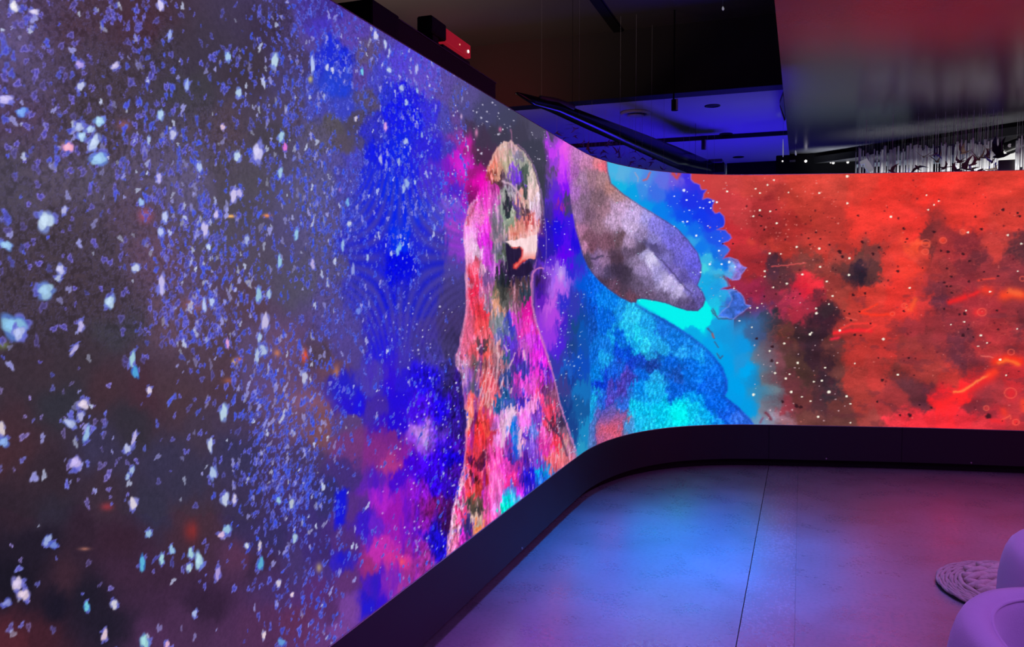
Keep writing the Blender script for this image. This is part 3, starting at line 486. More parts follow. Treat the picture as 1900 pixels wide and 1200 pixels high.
    blend(K2, np.exp(-(ds / 1.0) ** 2) * 0.5, np.array([30, 70, 150], np.float32))
    dd = ((PX[:, K2] - 1259) / 14) ** 2 + ((PY[:, K2] - 770) / 13) ** 2
    blend(K2, np.exp(-dd) * 0.85, np.array([0, 240, 240], np.float32))

    # --- structures in the red cloud
    Rr = cols(1270, 2500)
    rx, ry = PX[:, Rr], PY[:, Rr]
    n1 = fbm(S[:, Rr] * 6 + 3, Z[:, Rr] * 14, 141, 5)
    inr = sstep(1290, 1400, rx) * np.where(ry > 570, sstep(1400, 1450, rx), 1)
    img[:, Rr] *= (1 + inr * (0.42 * n1 + 0.12 * gr[:, Rr]))[..., None]
    vein = 1 - np.abs(fbm(S[:, Rr] * 14, Z[:, Rr] * 18, 151, 4)) * 16
    vein = np.clip(vein, 0, 1) * sstep(0.02, 0.2, fbm(S[:, Rr] * 3, Z[:, Rr] * 3, 157, 2))
    blend(Rr, inr * vein * 0.2, np.array([240, 90, 80], np.float32))
    dk = sstep(0.10, 0.26, fbm(S[:, Rr] * 9, Z[:, Rr] * 16, 163, 4)) * sstep(420, 520, ry)
    blend(Rr, inr * dk * 0.35, np.array([96, 44, 58], np.float32))
    for pts, wd, c, a in (([(1745, 752), (1775, 735), (1800, 722), (1820, 708), (1838, 696)], 12, (255, 40, 44), 0.8), ([(1770, 727), (1785, 726), (1800, 716), (1815, 706), (1836, 694)], 2.6, (255, 130, 70), 0.9),
                          ([(1848, 670), (1870, 664), (1892, 670)], 9, (255, 50, 34), 0.9), ([(1853, 673), (1866, 668), (1882, 672), (1890, 676)], 4, (255, 110, 50), 0.9), ([(1836, 695), (1846, 690)], 8, (255, 60, 40), 0.85),
                          ([(1862, 548), (1880, 545), (1898, 548)], 10, (255, 70, 40), 0.9), ([(1874, 540), (1892, 545)], 6, (250, 110, 60), 0.7), ([(1826, 538), (1836, 540)], 9, (250, 60, 44), 0.8), ([(1800, 548), (1815, 542)], 4, (250, 40, 44), 0.8),
                          ([(1762, 560), (1776, 556), (1790, 551)], 6, (250, 36, 40), 0.85), ([(1812, 580), (1822, 579)], 7, (245, 50, 54), 0.8), ([(1690, 574), (1694, 566), (1698, 556)], 5, (255, 90, 50), 0.8), ([(1680, 565), (1684, 575)], 3, (250, 90, 60), 0.6),
                          ([(1596, 579), (1612, 572), (1628, 564)], 2.2, (252, 60, 44), 0.9), ([(1596, 580), (1618, 584), (1640, 584), (1656, 582)], 3.0, (252, 56, 40), 0.9), ([(1548, 618), (1560, 616), (1590, 612), (1616, 614)], 4.0, (252, 40, 50), 0.9),
                          ([(1560, 610), (1580, 600), (1610, 600), (1626, 603), (1608, 614)], 2.4, (252, 60, 56), 0.8), ([(1542, 630), (1556, 626)], 3, (250, 40, 66), 0.8), ([(1570, 588), (1590, 594)], 1.6, (236, 90, 80), 0.7),
                          ([(1432, 494), (1460, 492), (1494, 488)], 1.5, (235, 90, 90), 0.7), ([(1820, 660), (1836, 661), (1842, 664)], 1.4, (240, 110, 100), 0.7), ([(1815, 520), (1846, 516)], 1.8, (250, 70, 56), 0.7),
                          ([(1875, 730), (1876, 732)], 11, (250, 40, 50), 0.7), ([(1830, 757), (1830, 758)], 4, (250, 60, 60), 0.6), ([(1862, 762), (1864, 766)], 7, (252, 56, 44), 0.7), ([(1858, 780), (1874, 770), (1875, 776)], 1.6, (252, 90, 70), 0.8),
                          ([(1884, 782), (1884, 784)], 7, (252, 50, 50), 0.7), ([(1842, 780), (1860, 782)], 5, (250, 44, 50), 0.7), ([(1898, 745), (1900, 760)], 6, (252, 70, 50), 0.8), ([(1750, 445), (1748, 446)], 6, (250, 70, 50), 0.8), ([(1786, 429), (1788, 431)], 5, (250, 80, 60), 0.8),
                          ([(1390, 447), (1396, 450)], 6, (225, 70, 60), 0.7), ([(1700, 452), (1722, 450), (1724, 458)], 2.2, (250, 90, 60), 0.7), ([(1710, 470), (1718, 466)], 6, (246, 80, 60), 0.6)):
        stroke(pts, wd, c, a, Rr)
    for ex, ey, rr in ((1750, 446, 6), (1786, 430, 5), (1718, 451, 8), (1717, 467, 6), (1875, 729, 11), (1830, 757, 5), (1885, 783, 6), (1876, 653, 6), (1678, 567, 5), (1656, 582, 4), (1897, 517, 5), (1822, 579, 8)):
        q = np.sqrt((rx - ex) ** 2 + ((ry - ey) * 1.15) ** 2)
        blend(Rr, np.exp(-((q - rr) / 1.2) ** 2) * 0.6, np.array([255, 100, 80], np.float32))

    # --- fine weave and murmur in the star field on the left
    Lf = cols(-2600, 900)
    lx, ly = PX[:, Lf], PY[:, Lf]
    worm = fbm(S[:, Lf] * 150, Z[:, Lf] * 120, 171, 3)
    grainmap = sstep(-0.1, 0.12, fbm(S[:, Lf] * 3.2, Z[:, Lf] * 2.2, 177, 3)) * (1 - sstep(560, 700, ly))
    img[:, Lf] *= (1 + 0.10 * worm + grainmap * 0.32 * worm + 0.10 * gr[:, Lf])[..., None]
    wm = np.clip(1 - np.abs(worm) * 14, 0, 1) * grainmap * 0.18
    blend(Lf, wm * 1.6, np.array([112, 100, 176], np.float32))
    # blue pools
    for poly, c, a in (([(622, 905), (646, 908), (640, 970), (622, 980)], (16, 20, 230), 0.85), ([(628, 1022), (645, 1020), (640, 1045), (626, 1040)], (30, 24, 205), 0.7), ([(673, 1120), (694, 1112), (692, 1130), (668, 1146)], (34, 26, 210), 0.8),
                       ([(692, 1070), (706, 1066), (702, 1110), (688, 1110)], (44, 26, 190), 0.7), ([(661, 726), (674, 730), (668, 768), (658, 766)], (30, 20, 226), 0.8), ([(626, 712), (640, 716), (650, 722), (640, 728), (628, 726)], (32, 24, 215), 0.7), ([(728, 730), (744, 736), (738, 804), (722, 790)], (36, 12, 214), 0.6),
                       ([(810, 945), (800, 990), (808, 1040), (824, 1020), (812, 970)], (26, 14, 196), 0.6)):
        mm, _ = poly_mask(poly, lx + 10 * fx[:, Lf], ly + 16 * fy[:, Lf], 5.0)
        blend(Lf, mm * a, np.array(c, np.float32))
    n2 = fbm(S[:, Lf] * 12, Z[:, Lf] * 5, 181, 4)
    pm = sstep(0.02, 0.2, n2) * sstep(640, 720, lx) * sstep(600, 700, ly)
    blend(Lf, pm * 0.4, np.array([60, 10, 220], np.float32))
    tex2 = sstep(740, 800, lx) * (1 - sstep(856, 864, lx)) * sstep(600, 700, ly)
    img[:, Lf] *= (1 + tex2 * 1.1 * fbm(S[:, Lf] * 60, Z[:, Lf] * 60, 191, 3))[..., None]
    # glowing dust
    for ex, ey, ax_, ay_, c, a in ((783, 812, 12, 26, (214, 160, 240), 0.6), (868, 290, 6, 30, (236, 40, 214), 0.6), (855, 310, 10, 34, (226, 40, 224), 0.5), (872, 262, 5, 20, (220, 30, 170), 0.6), (890, 335, 14, 20, (250, 10, 200), 0.6),
                                   (884, 246, 3, 8, (250, 150, 200), 0.8), (856, 216, 2, 5, (240, 200, 240), 0.8), (928, 240, 3, 5, (240, 110, 170), 0.7), (565, 660, 7, 13, (235, 84, 50), 0.95), (442, 668, 8, 5, (245, 120, 50), 0.85), (434, 672, 4, 6, (235, 200, 130), 0.8),
                                   (514, 655, 6, 7, (214, 130, 90), 0.7), (425, 706, 12, 6, (200, 110, 80), 0.6), (428, 401, 10, 3, (255, 190, 110), 0.95), (495, 400, 8, 3.5, (255, 150, 90), 0.9), (576, 147, 5, 7, (200, 190, 120), 0.8), (120, 272, 8, 8, (236, 170, 120), 0.7),
                                   (198, 940, 12, 8, (200, 60, 70), 0.6), (157, 1018, 11, 3, (200, 130, 110), 0.7), (355, 985, 14, 20, (150, 46, 46), 0.7), (592, 1053, 6, 9, (190, 170, 120), 0.75), (230, 232, 12, 10, (200, 110, 120), 0.5), (270, 400, 14, 14, (200, 90, 120), 0.6),
                                   (632, 352, 3, 4, (225, 150, 215), 0.9), (624, 690, 6, 12, (190, 120, 90), 0.7), (575, 745, 34, 18, (176, 104, 120), 0.4), (746, 1042, 6, 8, (240, 80, 110), 0.8), (480, 720, 30, 22, (110, 74, 130), 0.3), (5, 640, 12, 8, (130, 150, 80), 0.7),
                                   (360, 565, 26, 14, (190, 110, 110), 0.45), (1040, 300, 6, 40, (230, 90, 250), 0.35), (1040, 510, 6, 14, (226, 190, 240), 0.6), (1024, 540, 8, 30, (200, 120, 240), 0.4)):
        sl = cols(ex - 3 * ax_ - 50, ex + 3 * ax_ + 50)
        q = ((PX[:, sl] - ex) / ax_) ** 2 + ((PY[:, sl] - ey) / ay_) ** 2
        blend(sl, np.exp(-q * 1.2) * a * (1 + 0.6 * st[:, sl]), np.array(c, np.float32))
    # interference pattern of the screen, a saddle of thin arcs
    Mo = cols(560, 905)
    dx, dy = PX[:, Mo] - 742, PY[:, Mo] - 478
    ph = dx * dy / 1500.0
    env = np.exp(-((dx / 105) ** 4)) * np.exp(-((dy / 165) ** 4)) * sstep(40, 90, np.sqrt(dx * dx * 1.4 + dy * dy * 0.5) + 24) * (PX[:, Mo] < 858)
    blend(Mo, env * np.clip(0.5 + 0.5 * np.cos(2 * np.pi * ph), 0, 1) * 0.62, np.array([84, 72, 156], np.float32))

    # --- flakes and stars, each a small irregular shape
    colf = np.arange(W, dtype=np.float32)

    def blob(cx_, cy_, rx_, ry_, ang, c, a=1.0, wob=0.25, ring=0.0, ringc=None, soft=0.25):
        jm = min(max(int(np.searchsorted(col_px, cx_)), 0), W - 1)
        im = min(max(int(np.searchsorted(-PY[:, jm], -cy_)), 0), H - 1)
        row_px = PX[im]
        j0, j1 = np.searchsorted(row_px, cx_ - rx_ * 1.6 - ry_ * abs(math.sin(math.radians(ang))) - 3), np.searchsorted(row_px, cx_ + rx_ * 1.6 + ry_ * abs(math.sin(math.radians(ang))) + 3)
        if j1 <= j0 or j0 >= W:
            return
        jm = min((j0 + j1) // 2, W - 1)
        c_py = PY[:, jm]                              # falls with the row
        rr = ry_ * 1.6 + rx_ + 3
        i0, i1 = np.searchsorted(-c_py, -(cy_ + rr)), np.searchsorted(-c_py, -(cy_ - rr))
        if i1 <= i0:
            return
        xs, ys = PX[i0:i1, j0:j1] - cx_, PY[i0:i1, j0:j1] - cy_
        ca, sa = math.cos(math.radians(ang)), math.sin(math.radians(ang))
        u, v = (xs * ca + ys * sa) / rx_, (-xs * sa + ys * ca) / ry_
        th = np.arctan2(v, u)
        r = np.sqrt(u * u + v * v)
        p1, p2, p3 = rng.rand(3) * 6.28
        R_ = 1 + wob * (np.sin(2 * th + p1) * 0.5 + np.sin(3 * th + p2) * 0.5 + 0.3 * np.sin(5 * th + p3))
        q = r / R_
        m_ = np.clip((1 - q) / soft + 0.5, 0, 1) * a
        v_ = img[i0:i1, j0:j1]
        v_ += (np.array(c, np.float32) - v_) * m_[..., None]
        if ring > 0:
            m_ = np.exp(-((q - 0.85) / 0.22) ** 2) * ring * a
            v_ += (np.array(ringc, np.float32) - v_) * m_[..., None]

    dens = parse('''40 60 9; 130 30 5; 170 60 7; 230 60 9; 260 90 9; 60 130 6; 90 60 6; 200 150 2; 100 190 7; 60 200 6; 120 230 8; 160 260 9; 240 180 6; 300 200 7; 330 230 6; 250 290 8; 190 300 8; 30 270 6; 20 300 6; 340 60 2; 400 50 2; 460 100 6; 420 120 7; 480 60 6; 500 130 7; 550 60 9; 570 130 9; 540 180 9
600 60 9; 620 130 9; 600 180 9; 480 200 7; 430 200 5; 380 200 3; 360 150 4; 310 280 9; 350 320 9; 400 310 6; 330 380 10; 380 400 12; 400 440 12; 340 440 12; 360 500 12; 420 520 11; 390 560 12; 350 570 9; 430 400 4; 460 350 5; 500 340 7; 540 330 10; 560 300 9; 590 350 12; 600 400 12; 570 400 8; 500 430 7; 490 480 8; 540 450 6; 530 520 5; 480 560 6; 460 600 5
440 640 8; 400 600 12; 400 660 6; 310 620 10; 350 620 12; 370 650 10; 60 340 5; 100 350 4; 160 330 6; 230 370 6; 290 350 7; 280 420 6; 250 440 4; 180 430 3; 60 430 5; 20 440 8; 20 480 6; 100 500 3; 150 550 4; 60 560 3; 220 540 2; 200 600 1; 100 620 1; 150 700 2; 90 690 3; 130 740 7; 160 770 8; 150 830 8; 190 860 6; 80 800 3; 20 780 4; 220 760 1; 260 760 2
310 740 5; 350 760 3; 330 780 4; 290 640 7; 300 700 4; 400 720 5; 440 700 8; 480 700 12; 500 740 12; 530 700 10; 560 720 10; 540 780 13; 500 790 12; 560 820 11; 580 780 9; 450 830 8; 480 850 13; 500 880 14; 460 870 10; 540 860 14; 560 900 14; 520 930 12; 590 830 10; 420 800 4; 380 850 4; 350 900 2; 430 930 4; 500 950 6; 560 960 8; 550 1000 6; 490 990 6
400 1000 4; 420 960 4; 340 980 2; 300 1020 3; 360 1040 5; 260 1060 3; 200 1000 2; 60 930 3; 120 960 2; 100 1010 3; 50 1050 3; 60 1100 3; 170 1130 3; 210 1130 3; 130 1180 1; 250 1180 2; 300 1140 2; 380 1100 2; 420 1080 2; 480 1060 4; 540 1080 5; 570 1040 6; 600 1100 7; 580 1160 6; 520 1150 5; 460 1160 2; 640 90 9; 680 120 9; 720 150 10; 700 200 8; 760 180 11; 780 230 12; 740 260 12; 720 300 12
760 320 12; 690 330 10; 640 300 9; 660 260 6; 620 220 6; 640 380 11; 680 400 10; 720 400 11; 770 380 12; 800 330 11; 800 420 9; 740 450 13; 690 480 8; 650 500 8; 740 500 8; 640 560 8; 700 560 7; 760 560 5; 800 520 4; 670 620 7; 720 640 5; 640 660 6; 620 700 6; 610 760 9; 640 790 7; 680 760 5; 690 800 4; 660 850 4; 610 860 7; 600 920 8; 640 900 4; 640 980 3; 620 1030 6; 660 1060 3; 640 1120 2; 700 900 1; 800 600 2; 830 560 2; 820 260 7; 830 200 6; 830 480 3''')
    dp = [(q[0], q[1], q[2], 0, 0) for q in dens]
    gx, gy = np.meshgrid(np.arange(0, 880, 10, dtype=np.float32), np.arange(0, 1200, 10, dtype=np.float32))
    D = field(dp, gx, gy, 2.4, 8)[..., 0]
    n_try = 78000
    for k in range(n_try):
        cx_, cy_ = -760 + rng.rand() * 1630, -480 + rng.rand() * 2050
        mx_, my_ = abs(cx_), (cy_ if 0 <= cy_ < 1200 else (-cy_ if cy_ < 0 else 2399 - cy_))
        d_ = D[min(int(my_ / 10), 119), min(int(mx_ / 10), 87)] / 14.0
        far = min(max(cx_, 0) / 870.0, 1)
        lim = (0.34 + 0.95 * far) * d_ ** 1.55
        if cx_ > 640:
            lim *= 0.8
        if cy_ > 640 and cx_ < 430:
            lim *= 0.55
        if rng.rand() > lim:
            continue
        r0 = (6.2 - 4.7 * far ** 0.6) * (0.40 + 0.75 * rng.rand() ** 1.4)
        el = (1.25 + 1.5 * far) * (0.8 + 0.6 * rng.rand())
        tilt = (rng.rand() - 0.5) * (80 - 60 * far) + (12 if cy_ > 700 else 0)
        t = rng.rand()
        low = cy_ > 700
        blue = min(max((cx_ - 150) / 450, 0), 1)
        base = np.array([96 - 30 * blue, 86 - 8 * blue, 204 + 14 * blue])
        if t < 0.60:
            c, rc, rg = base * 0.85, base + np.array([56, 50, 30]), 0.75
        elif t < 0.84:
            c, rc, rg = base * np.array([0.8, 0.9, 1.05]), base + np.array([20, 50, 30]), 0.6
        elif t < 0.95:
            c, rc, rg = np.array([150, 150, 225]), np.array([180, 180, 240]), 0.4
        else:
            c, rc, rg = np.array([190, 200, 235]), np.array([210, 215, 245]), 0.4
        if low and t < 0.84:
            k_ = max(0, 1 - cx_ / 450)
            c, rc = c + np.array([34, 28, 0]) * k_, rc + np.array([30, 24, 0]) * k_
        blob(cx_, cy_, max(r0, 0.9), max(r0 * el, 1.4), tilt, c, 0.35 + 0.6 * rng.rand(), 0.45, rg, rc, 0.4)
    more = []
    for q in BIG:                                     # the same kind of grains go on past the left and upper part of the picture
        if q[0] < 330:
            more.append((-q[0] - 12, q[1] + 40, q[2], q[3], -q[4], q[5], q[6], q[7]))
            more.append((-q[0] - 330, 1180 - q[1], q[2], q[3], q[4], q[5], q[6], q[7]))
        if q[1] < 420 and q[0] < 560:
            more.append((q[0] + 15, -q[1] - 10, q[2], q[3], q[4], q[5], q[6], q[7]))
    for q in BIG + more:
        c = np.array(q[5:8])
        big = q[2] > 3.5
        if big:                                       # blue companions that cling to the brightest grains
            for _ in range(2):
                a_ = rng.rand() * 6.28
                blob(q[0] + math.cos(a_) * q[2] * 0.9, q[1] + math.sin(a_) * q[3] * 1.0, q[2] * 0.6, q[3] * 0.6, q[4] + 30, (84, 86, 190), 0.8, 0.45, 0.6, (130, 130, 220), 0.35)
        blob(q[0], q[1], q[2] * 1.12, q[3] * 1.08, q[4], c * 0.68 + np.array([0, 6, 66]), 0.8, 0.35, 0, None, 0.3)
        blob(q[0], q[1], q[2] * 0.88, q[3] * 0.88, q[4], c, 1.0, 0.33, 0, None, 0.3)
        if q[2] > 7:
            blob(q[0] - q[2] * 0.2, q[1] - q[3] * 0.1, q[2] * 0.5, q[3] * 0.5, q[4], np.minimum(c * 1.12, 250), 0.9, 0.3, 0, None, 0.5)

    def stars(n, x0, x1, y0, y1, c, r=(0.7, 1.5), a=0.9, keep=None):
        for _ in range(n):
            sx, sy = x0 + rng.rand() * (x1 - x0), y0 + rng.rand() * (y1 - y0)
            if keep is not None and not keep(sx, sy):
                continue
            rr_ = r[0] + (r[1] - r[0]) * rng.rand() ** 2.5
            blob(sx, sy, rr_, rr_ * 1.15, 0, c, a * (0.5 + 0.5 * rng.rand()), 0.1, 0, None, 0.8)

    W_ = (232, 228, 250)
    stars(90, 830, 930, 190, 400, W_, (0.7, 1.8))
    stars(45, 930, 1030, 200, 300, W_, (0.6, 1.5))
    stars(110, 740, 862, 560, 1020, W_, (0.7, 1.9))
    stars(60, 700, 850, 640, 1120, (215, 190, 245), (0.7, 1.7))
    stars(160, 860, 1040, 500, 900, W_, (0.6, 1.5))
    stars(110, 1030, 1085, 540, 840, (190, 215, 245), (0.7, 1.4))
    stars(40, 985, 1060, 400, 520, W_, (0.6, 1.2))
    stars(60, 1140, 1350, 330, 560, (190, 225, 250), (0.6, 1.4))
    stars(60, 1080, 1300, 330, 560, (220, 210, 245), (0.5, 1.0), 0.6)
    stars(150, 1300, 1560, 330, 560, (245, 150, 140), (0.6, 1.6), 0.7)
    stars(110, 1380, 1900, 330, 795, (240, 130, 120), (0.6, 1.6), 0.6)
    stars(60, 1390, 1570, 560, 790, (235, 200, 210), (0.7, 1.5))
    stars(110, 1380, 1660, 370, 560, (70, 24, 34), (0.8, 2.0), 0.8)
    stars(120, 1640, 1900, 330, 790, (90, 26, 38), (0.8, 2.1), 0.75)
    for q in parse('''1269 353 2.6; 1251 364 1.3; 1274 371 1.6; 1317 375 1.8; 1323 373 1.5; 1330 375 2.0; 1299 385 1.3; 1305 386 1.3; 1319 386 1.4; 1275 411 1.7; 1267 411 1.2; 1292 437 2.0; 1279 390 1.2; 1334 465 1.8; 1353 486 2.4; 1317 490 2.2; 1339 490 1.8; 1364 495 1.6; 1300 505 1.5; 1362 535 1.4; 1313 419 1.1; 1335 447 1.4; 1251 420 1.3
1572 327 2.6; 1572 377 2.0; 1436 334 1.6; 1424 343 1.8; 1410 358 1.6; 1463 357 1.5; 1520 358 1.8; 1349 355 1.9; 1402 350 1.5; 1441 414 2.0; 1410 390 2.0; 1398 401 1.8; 1429 392 1.7; 1478 458 2.0; 1520 461 2.2; 1428 470 1.9; 1419 503 1.8; 1449 471 1.4; 1489 509 2.0; 1522 495 1.9; 1576 479 2.1; 1575 510 2.2; 1460 526 2.0; 1534 522 1.8; 1545 549 1.8; 1435 533 1.6; 1419 513 1.5
1514 572 1.8; 1515 581 2.4; 1538 564 1.6; 1503 620 2.4; 1506 617 1.6; 1455 637 2.0; 1480 673 2.2; 1438 692 2.0; 1458 702 2.2; 1465 694 1.5; 1531 682 1.6; 1525 706 1.9; 1510 708 1.6; 1468 727 2.4; 1538 727 3.0; 1571 735 2.1; 1518 773 2.2; 1578 784 1.6; 1488 736 1.4; 1504 744 1.5; 1578 749 1.5; 1405 571 1.7; 1639 629 2.4; 1586 674 1.5; 1558 613 2.2; 1666 695 1.9; 1428 651 1.8; 1442 673 1.7; 1392 571 1.4; 1372 595 1.4; 1395 607 1.5
1398 732 2.6; 1414 563 1.2; 1653 402 2.2; 1870 436 2.0; 1895 452 1.9; 1837 541 1.8; 1688 534 1.8; 1820 622 2.0; 1789 597 1.6; 1764 602 1.4; 1792 576 1.5; 1856 667 2.2; 1867 696 1.6; 1889 503 1.4; 1796 431 1.9; 1733 380 1.6; 1719 362 1.5; 1742 373 1.5; 1722 389 1.5; 1831 636 1.5; 1815 642 1.4; 1887 610 1.4; 933 240 1.4'''):
        blob(q[0], q[1], q[2], q[2], 0, (250, 244, 226) if q[0] > 1380 or q[0] > 1340 and q[1] < 480 else (236, 242, 255), 1, 0.08, 0, None, 0.55)
    for q in parse('''1558 467 4; 1600 449 3; 1631 459 2.4; 1563 476 3; 1620 471 3; 1592 400 2; 1514 431 2; 1500 442 1.8; 1503 454 2; 1539 454 2.2; 1418 426 2.2; 1412 419 2; 1418 550 2; 1409 399 2; 1440 389 1.6; 1522 443 1.8; 1484 545 1.8; 1583 547 3; 1567 577 1.8; 1576 582 2; 1595 578 2; 1605 544 2.6; 1579 594 2.4; 1597 622 2; 1677 577 2.4; 1752 573 2.2
1759 467 3.2; 1787 471 3; 1746 465 2.2; 1733 430 3; 1821 425 3; 1810 402 2.4; 1861 389 3.2; 1888 395 2.4; 1892 401 2.8; 1677 424 2.8; 1683 443 2.2; 1666 503 3; 1757 498 2.4; 1799 484 2.6; 1765 513 2.4; 1752 524 2.4; 1757 531 2.4; 1764 531 2.4; 1798 522 2.6; 1826 504 2; 1766 543 2.2; 1790 582 3.4; 1780 583 2.4; 1787 622 3.4; 1796 610 2; 1806 625 2; 1834 772 5.5; 1686 664 2.2; 1696 696 1.6; 1688 770 4; 1670 770 2.4; 1728 756 2.4; 1706 751 2
1850 576 2.4; 1852 611 2.2; 1852 512 2.4; 1680 449 1.6; 1712 497 1.6; 1630 664 1.8; 1637 705 3; 1628 745 2.4; 1615 600 2; 1586 621 2.6; 1452 745 3; 1478 753 4; 1486 755 3.4; 1433 643 3; 1432 669 3; 1404 628 2.6; 1341 452 1.6; 1360 452 1.8; 1413 401 1.8; 1420 453 1.6'''):
        blob(q[0], q[1], q[2], q[2] * 0.85, 20, (46, 20, 30), 0.85, 0.2, 0, None, 0.6)
    # LED module seams, barely visible
    img[...] *= (1 + 0.03 * gr)[..., None]
    np.clip(img, 0, 255, out=img)
    # unseen stretch past the seats, given pink and violet to light seats and floor
    far = sstep(1935, 2300, PX)
    pk = np.stack([214 + 60 * wx, 60 + 50 * wy, 150 + 120 * wx], -1)
    img += (np.clip(pk, 0, 255) - img) * far[..., None]
    return img / 255.0

# ------------------------------------------------------------------ materials
def srgb(r, g, b):
    return tuple(((c / 255) / 12.92 if c / 255 <= 0.04045 else ((c / 255 + 0.055) / 1.055) ** 2.4) for c in (r, g, b)) + (1,)


def material(name, col, rough=0.6, metal=0.0, spec=0.5, noise=None, bump=None, emit=None, emit_s=1.0, coat=0, trans=0, sheen=0):
    m = bpy.data.materials.new(name)
    m.use_nodes = True
    nt = m.node_tree
    b = nt.nodes['Principled BSDF']
    b.inputs['Base Color'].default_value = col if len(col) == 4 else (*col, 1)
    b.inputs['Roughness'].default_value = rough
    b.inputs['Metallic'].default_value = metal
    b.inputs['Specular IOR Level'].default_value = spec
    b.inputs['Coat Weight'].default_value = coat
    b.inputs['Transmission Weight'].default_value = trans
    b.inputs['Sheen Weight'].default_value = sheen
    if emit:
        b.inputs['Emission Color'].default_value = emit
        b.inputs['Emission Strength'].default_value = emit_s
    tc = nt.nodes.new('ShaderNodeTexCoord')
    if noise:
        sc_, amt = noise
        n = nt.nodes.new('ShaderNodeTexNoise')
        n.inputs['Scale'].default_value = sc_
        n.inputs['Detail'].default_value = 6
        nt.links.new(tc.outputs['Object'], n.inputs['Vector'])
        mx = nt.nodes.new('ShaderNodeMix')
        mx.data_type = 'RGBA'
        c = b.inputs['Base Color'].default_value
        mx.inputs[6].default_value = tuple(v * (1 - amt) for v in c[:3]) + (1,)
        mx.inputs[7].default_value = tuple(min(1, v * (1 + amt)) for v in c[:3]) + (1,)
        nt.links.new(n.outputs['Fac'], mx.inputs[0])
        nt.links.new(mx.outputs[2], b.inputs['Base Color'])
    if bump:
        sc_, st_ = bump
        n = nt.nodes.new('ShaderNodeTexNoise')
        n.inputs['Scale'].default_value = sc_
        n.inputs['Detail'].default_value = 4
        nt.links.new(tc.outputs['Object'], n.inputs['Vector'])
        bp = nt.nodes.new('ShaderNodeBump')
        bp.inputs['Strength'].default_value = st_
        bp.inputs['Distance'].default_value = 0.01
        nt.links.new(n.outputs['Fac'], bp.inputs['Height'])
        nt.links.new(bp.outputs['Normal'], b.inputs['Normal'])
    return m


def concrete(name, lo, hi, r0, r1, ior, pits=0.65):
    """ground and sealed concrete: large clouds, fine dark pits, uneven sheen"""
    m = bpy.data.materials.new(name)
    m.use_nodes = True
    nt = m.node_tree
    b = nt.nodes['Principled BSDF']
    b.inputs['IOR'].default_value = ior
    tc = nt.nodes.new('ShaderNodeTexCoord')
    n1 = nt.nodes.new('ShaderNodeTexNoise')
    n1.inputs['Scale'].default_value = 1.6
    n1.inputs['Detail'].default_value = 9
    n1.inputs['Roughness'].default_value = 0.62
    n2 = nt.nodes.new('ShaderNodeTexNoise')
    n2.inputs['Scale'].default_value = 50
    n2.inputs['Detail'].default_value = 7
    n3 = nt.nodes.new('ShaderNodeTexNoise')
    n3.inputs['Scale'].default_value = 4.5
    n3.inputs['Detail'].default_value = 5
    for n in (n1, n2, n3):
        nt.links.new(tc.outputs['Object'], n.inputs['Vector'])
    ramp = nt.nodes.new('ShaderNodeValToRGB')
    ramp.color_ramp.elements[0].position, ramp.color_ramp.elements[0].color = 0.32, lo
    ramp.color_ramp.elements[1].position, ramp.color_ramp.elements[1].color = 0.68, hi
    nt.links.new(n1.outputs['Fac'], ramp.inputs[0])
    # pits gather where the medium noise is low
    r2 = nt.nodes.new('ShaderNodeValToRGB')
    r2.color_ramp.elements[0].position, r2.color_ramp.elements[0].color = 0.34, (0, 0, 0, 1)
    r2.color_ramp.elements[1].position, r2.color_ramp.elements[1].color = 0.54, (1, 1, 1, 1)
    nt.links.new(n2.outputs['Fac'], r2.inputs[0])
    r3 = nt.nodes.new('ShaderNodeValToRGB')
    r3.color_ramp.elements[0].position, r3.color_ramp.elements[0].color = 0.30, (pits, pits, pits, 1)
    r3.color_ramp.elements[1].position, r3.color_ramp.elements[1].color = 0.72, (0.15, 0.15, 0.15, 1)
    nt.links.new(n3.outputs['Fac'], r3.inputs[0])
    mul = nt.nodes.new('ShaderNodeMath')
    mul.operation = 'MULTIPLY'
    inv = nt.nodes.new('ShaderNodeMath')
    inv.operation = 'SUBTRACT'
    inv.inputs[0].default_value = 1
    nt.links.new(r2.outputs[0], inv.inputs[1])
    nt.links.new(inv.outputs[0], mul.inputs[0])
    nt.links.new(r3.outputs[0], mul.inputs[1])
    mx = nt.nodes.new('ShaderNodeMix')
    mx.data_type = 'RGBA'
    mx.inputs[7].default_value = tuple(v * 0.35 for v in lo[:3]) + (1,)
    nt.links.new(mul.outputs[0], mx.inputs[0])
    nt.links.new(ramp.outputs[0], mx.inputs[6])
    nt.links.new(mx.outputs[2], b.inputs['Base Color'])
    mr = nt.nodes.new('ShaderNodeMapRange')
    mr.inputs[1].default_value, mr.inputs[2].default_value = 0.3, 0.7
    mr.inputs[3].default_value, mr.inputs[4].default_value = r0, r1
    nt.links.new(n3.outputs['Fac'], mr.inputs[0])
    ad = nt.nodes.new('ShaderNodeMath')
    ad.operation = 'MULTIPLY_ADD'
    ad.inputs[1].default_value = 0.35
    nt.links.new(mul.outputs[0], ad.inputs[0])
    nt.links.new(mr.outputs[0], ad.inputs[2])
    nt.links.new(ad.outputs[0], b.inputs['Roughness'])
    bp = nt.nodes.new('ShaderNodeBump')
    bp.inputs['Strength'].default_value = 0.04
    bp.inputs['Distance'].default_value = 0.004
    nt.links.new(n2.outputs['Fac'], bp.inputs['Height'])
    nt.links.new(bp.outputs['Normal'], b.inputs['Normal'])
    return m


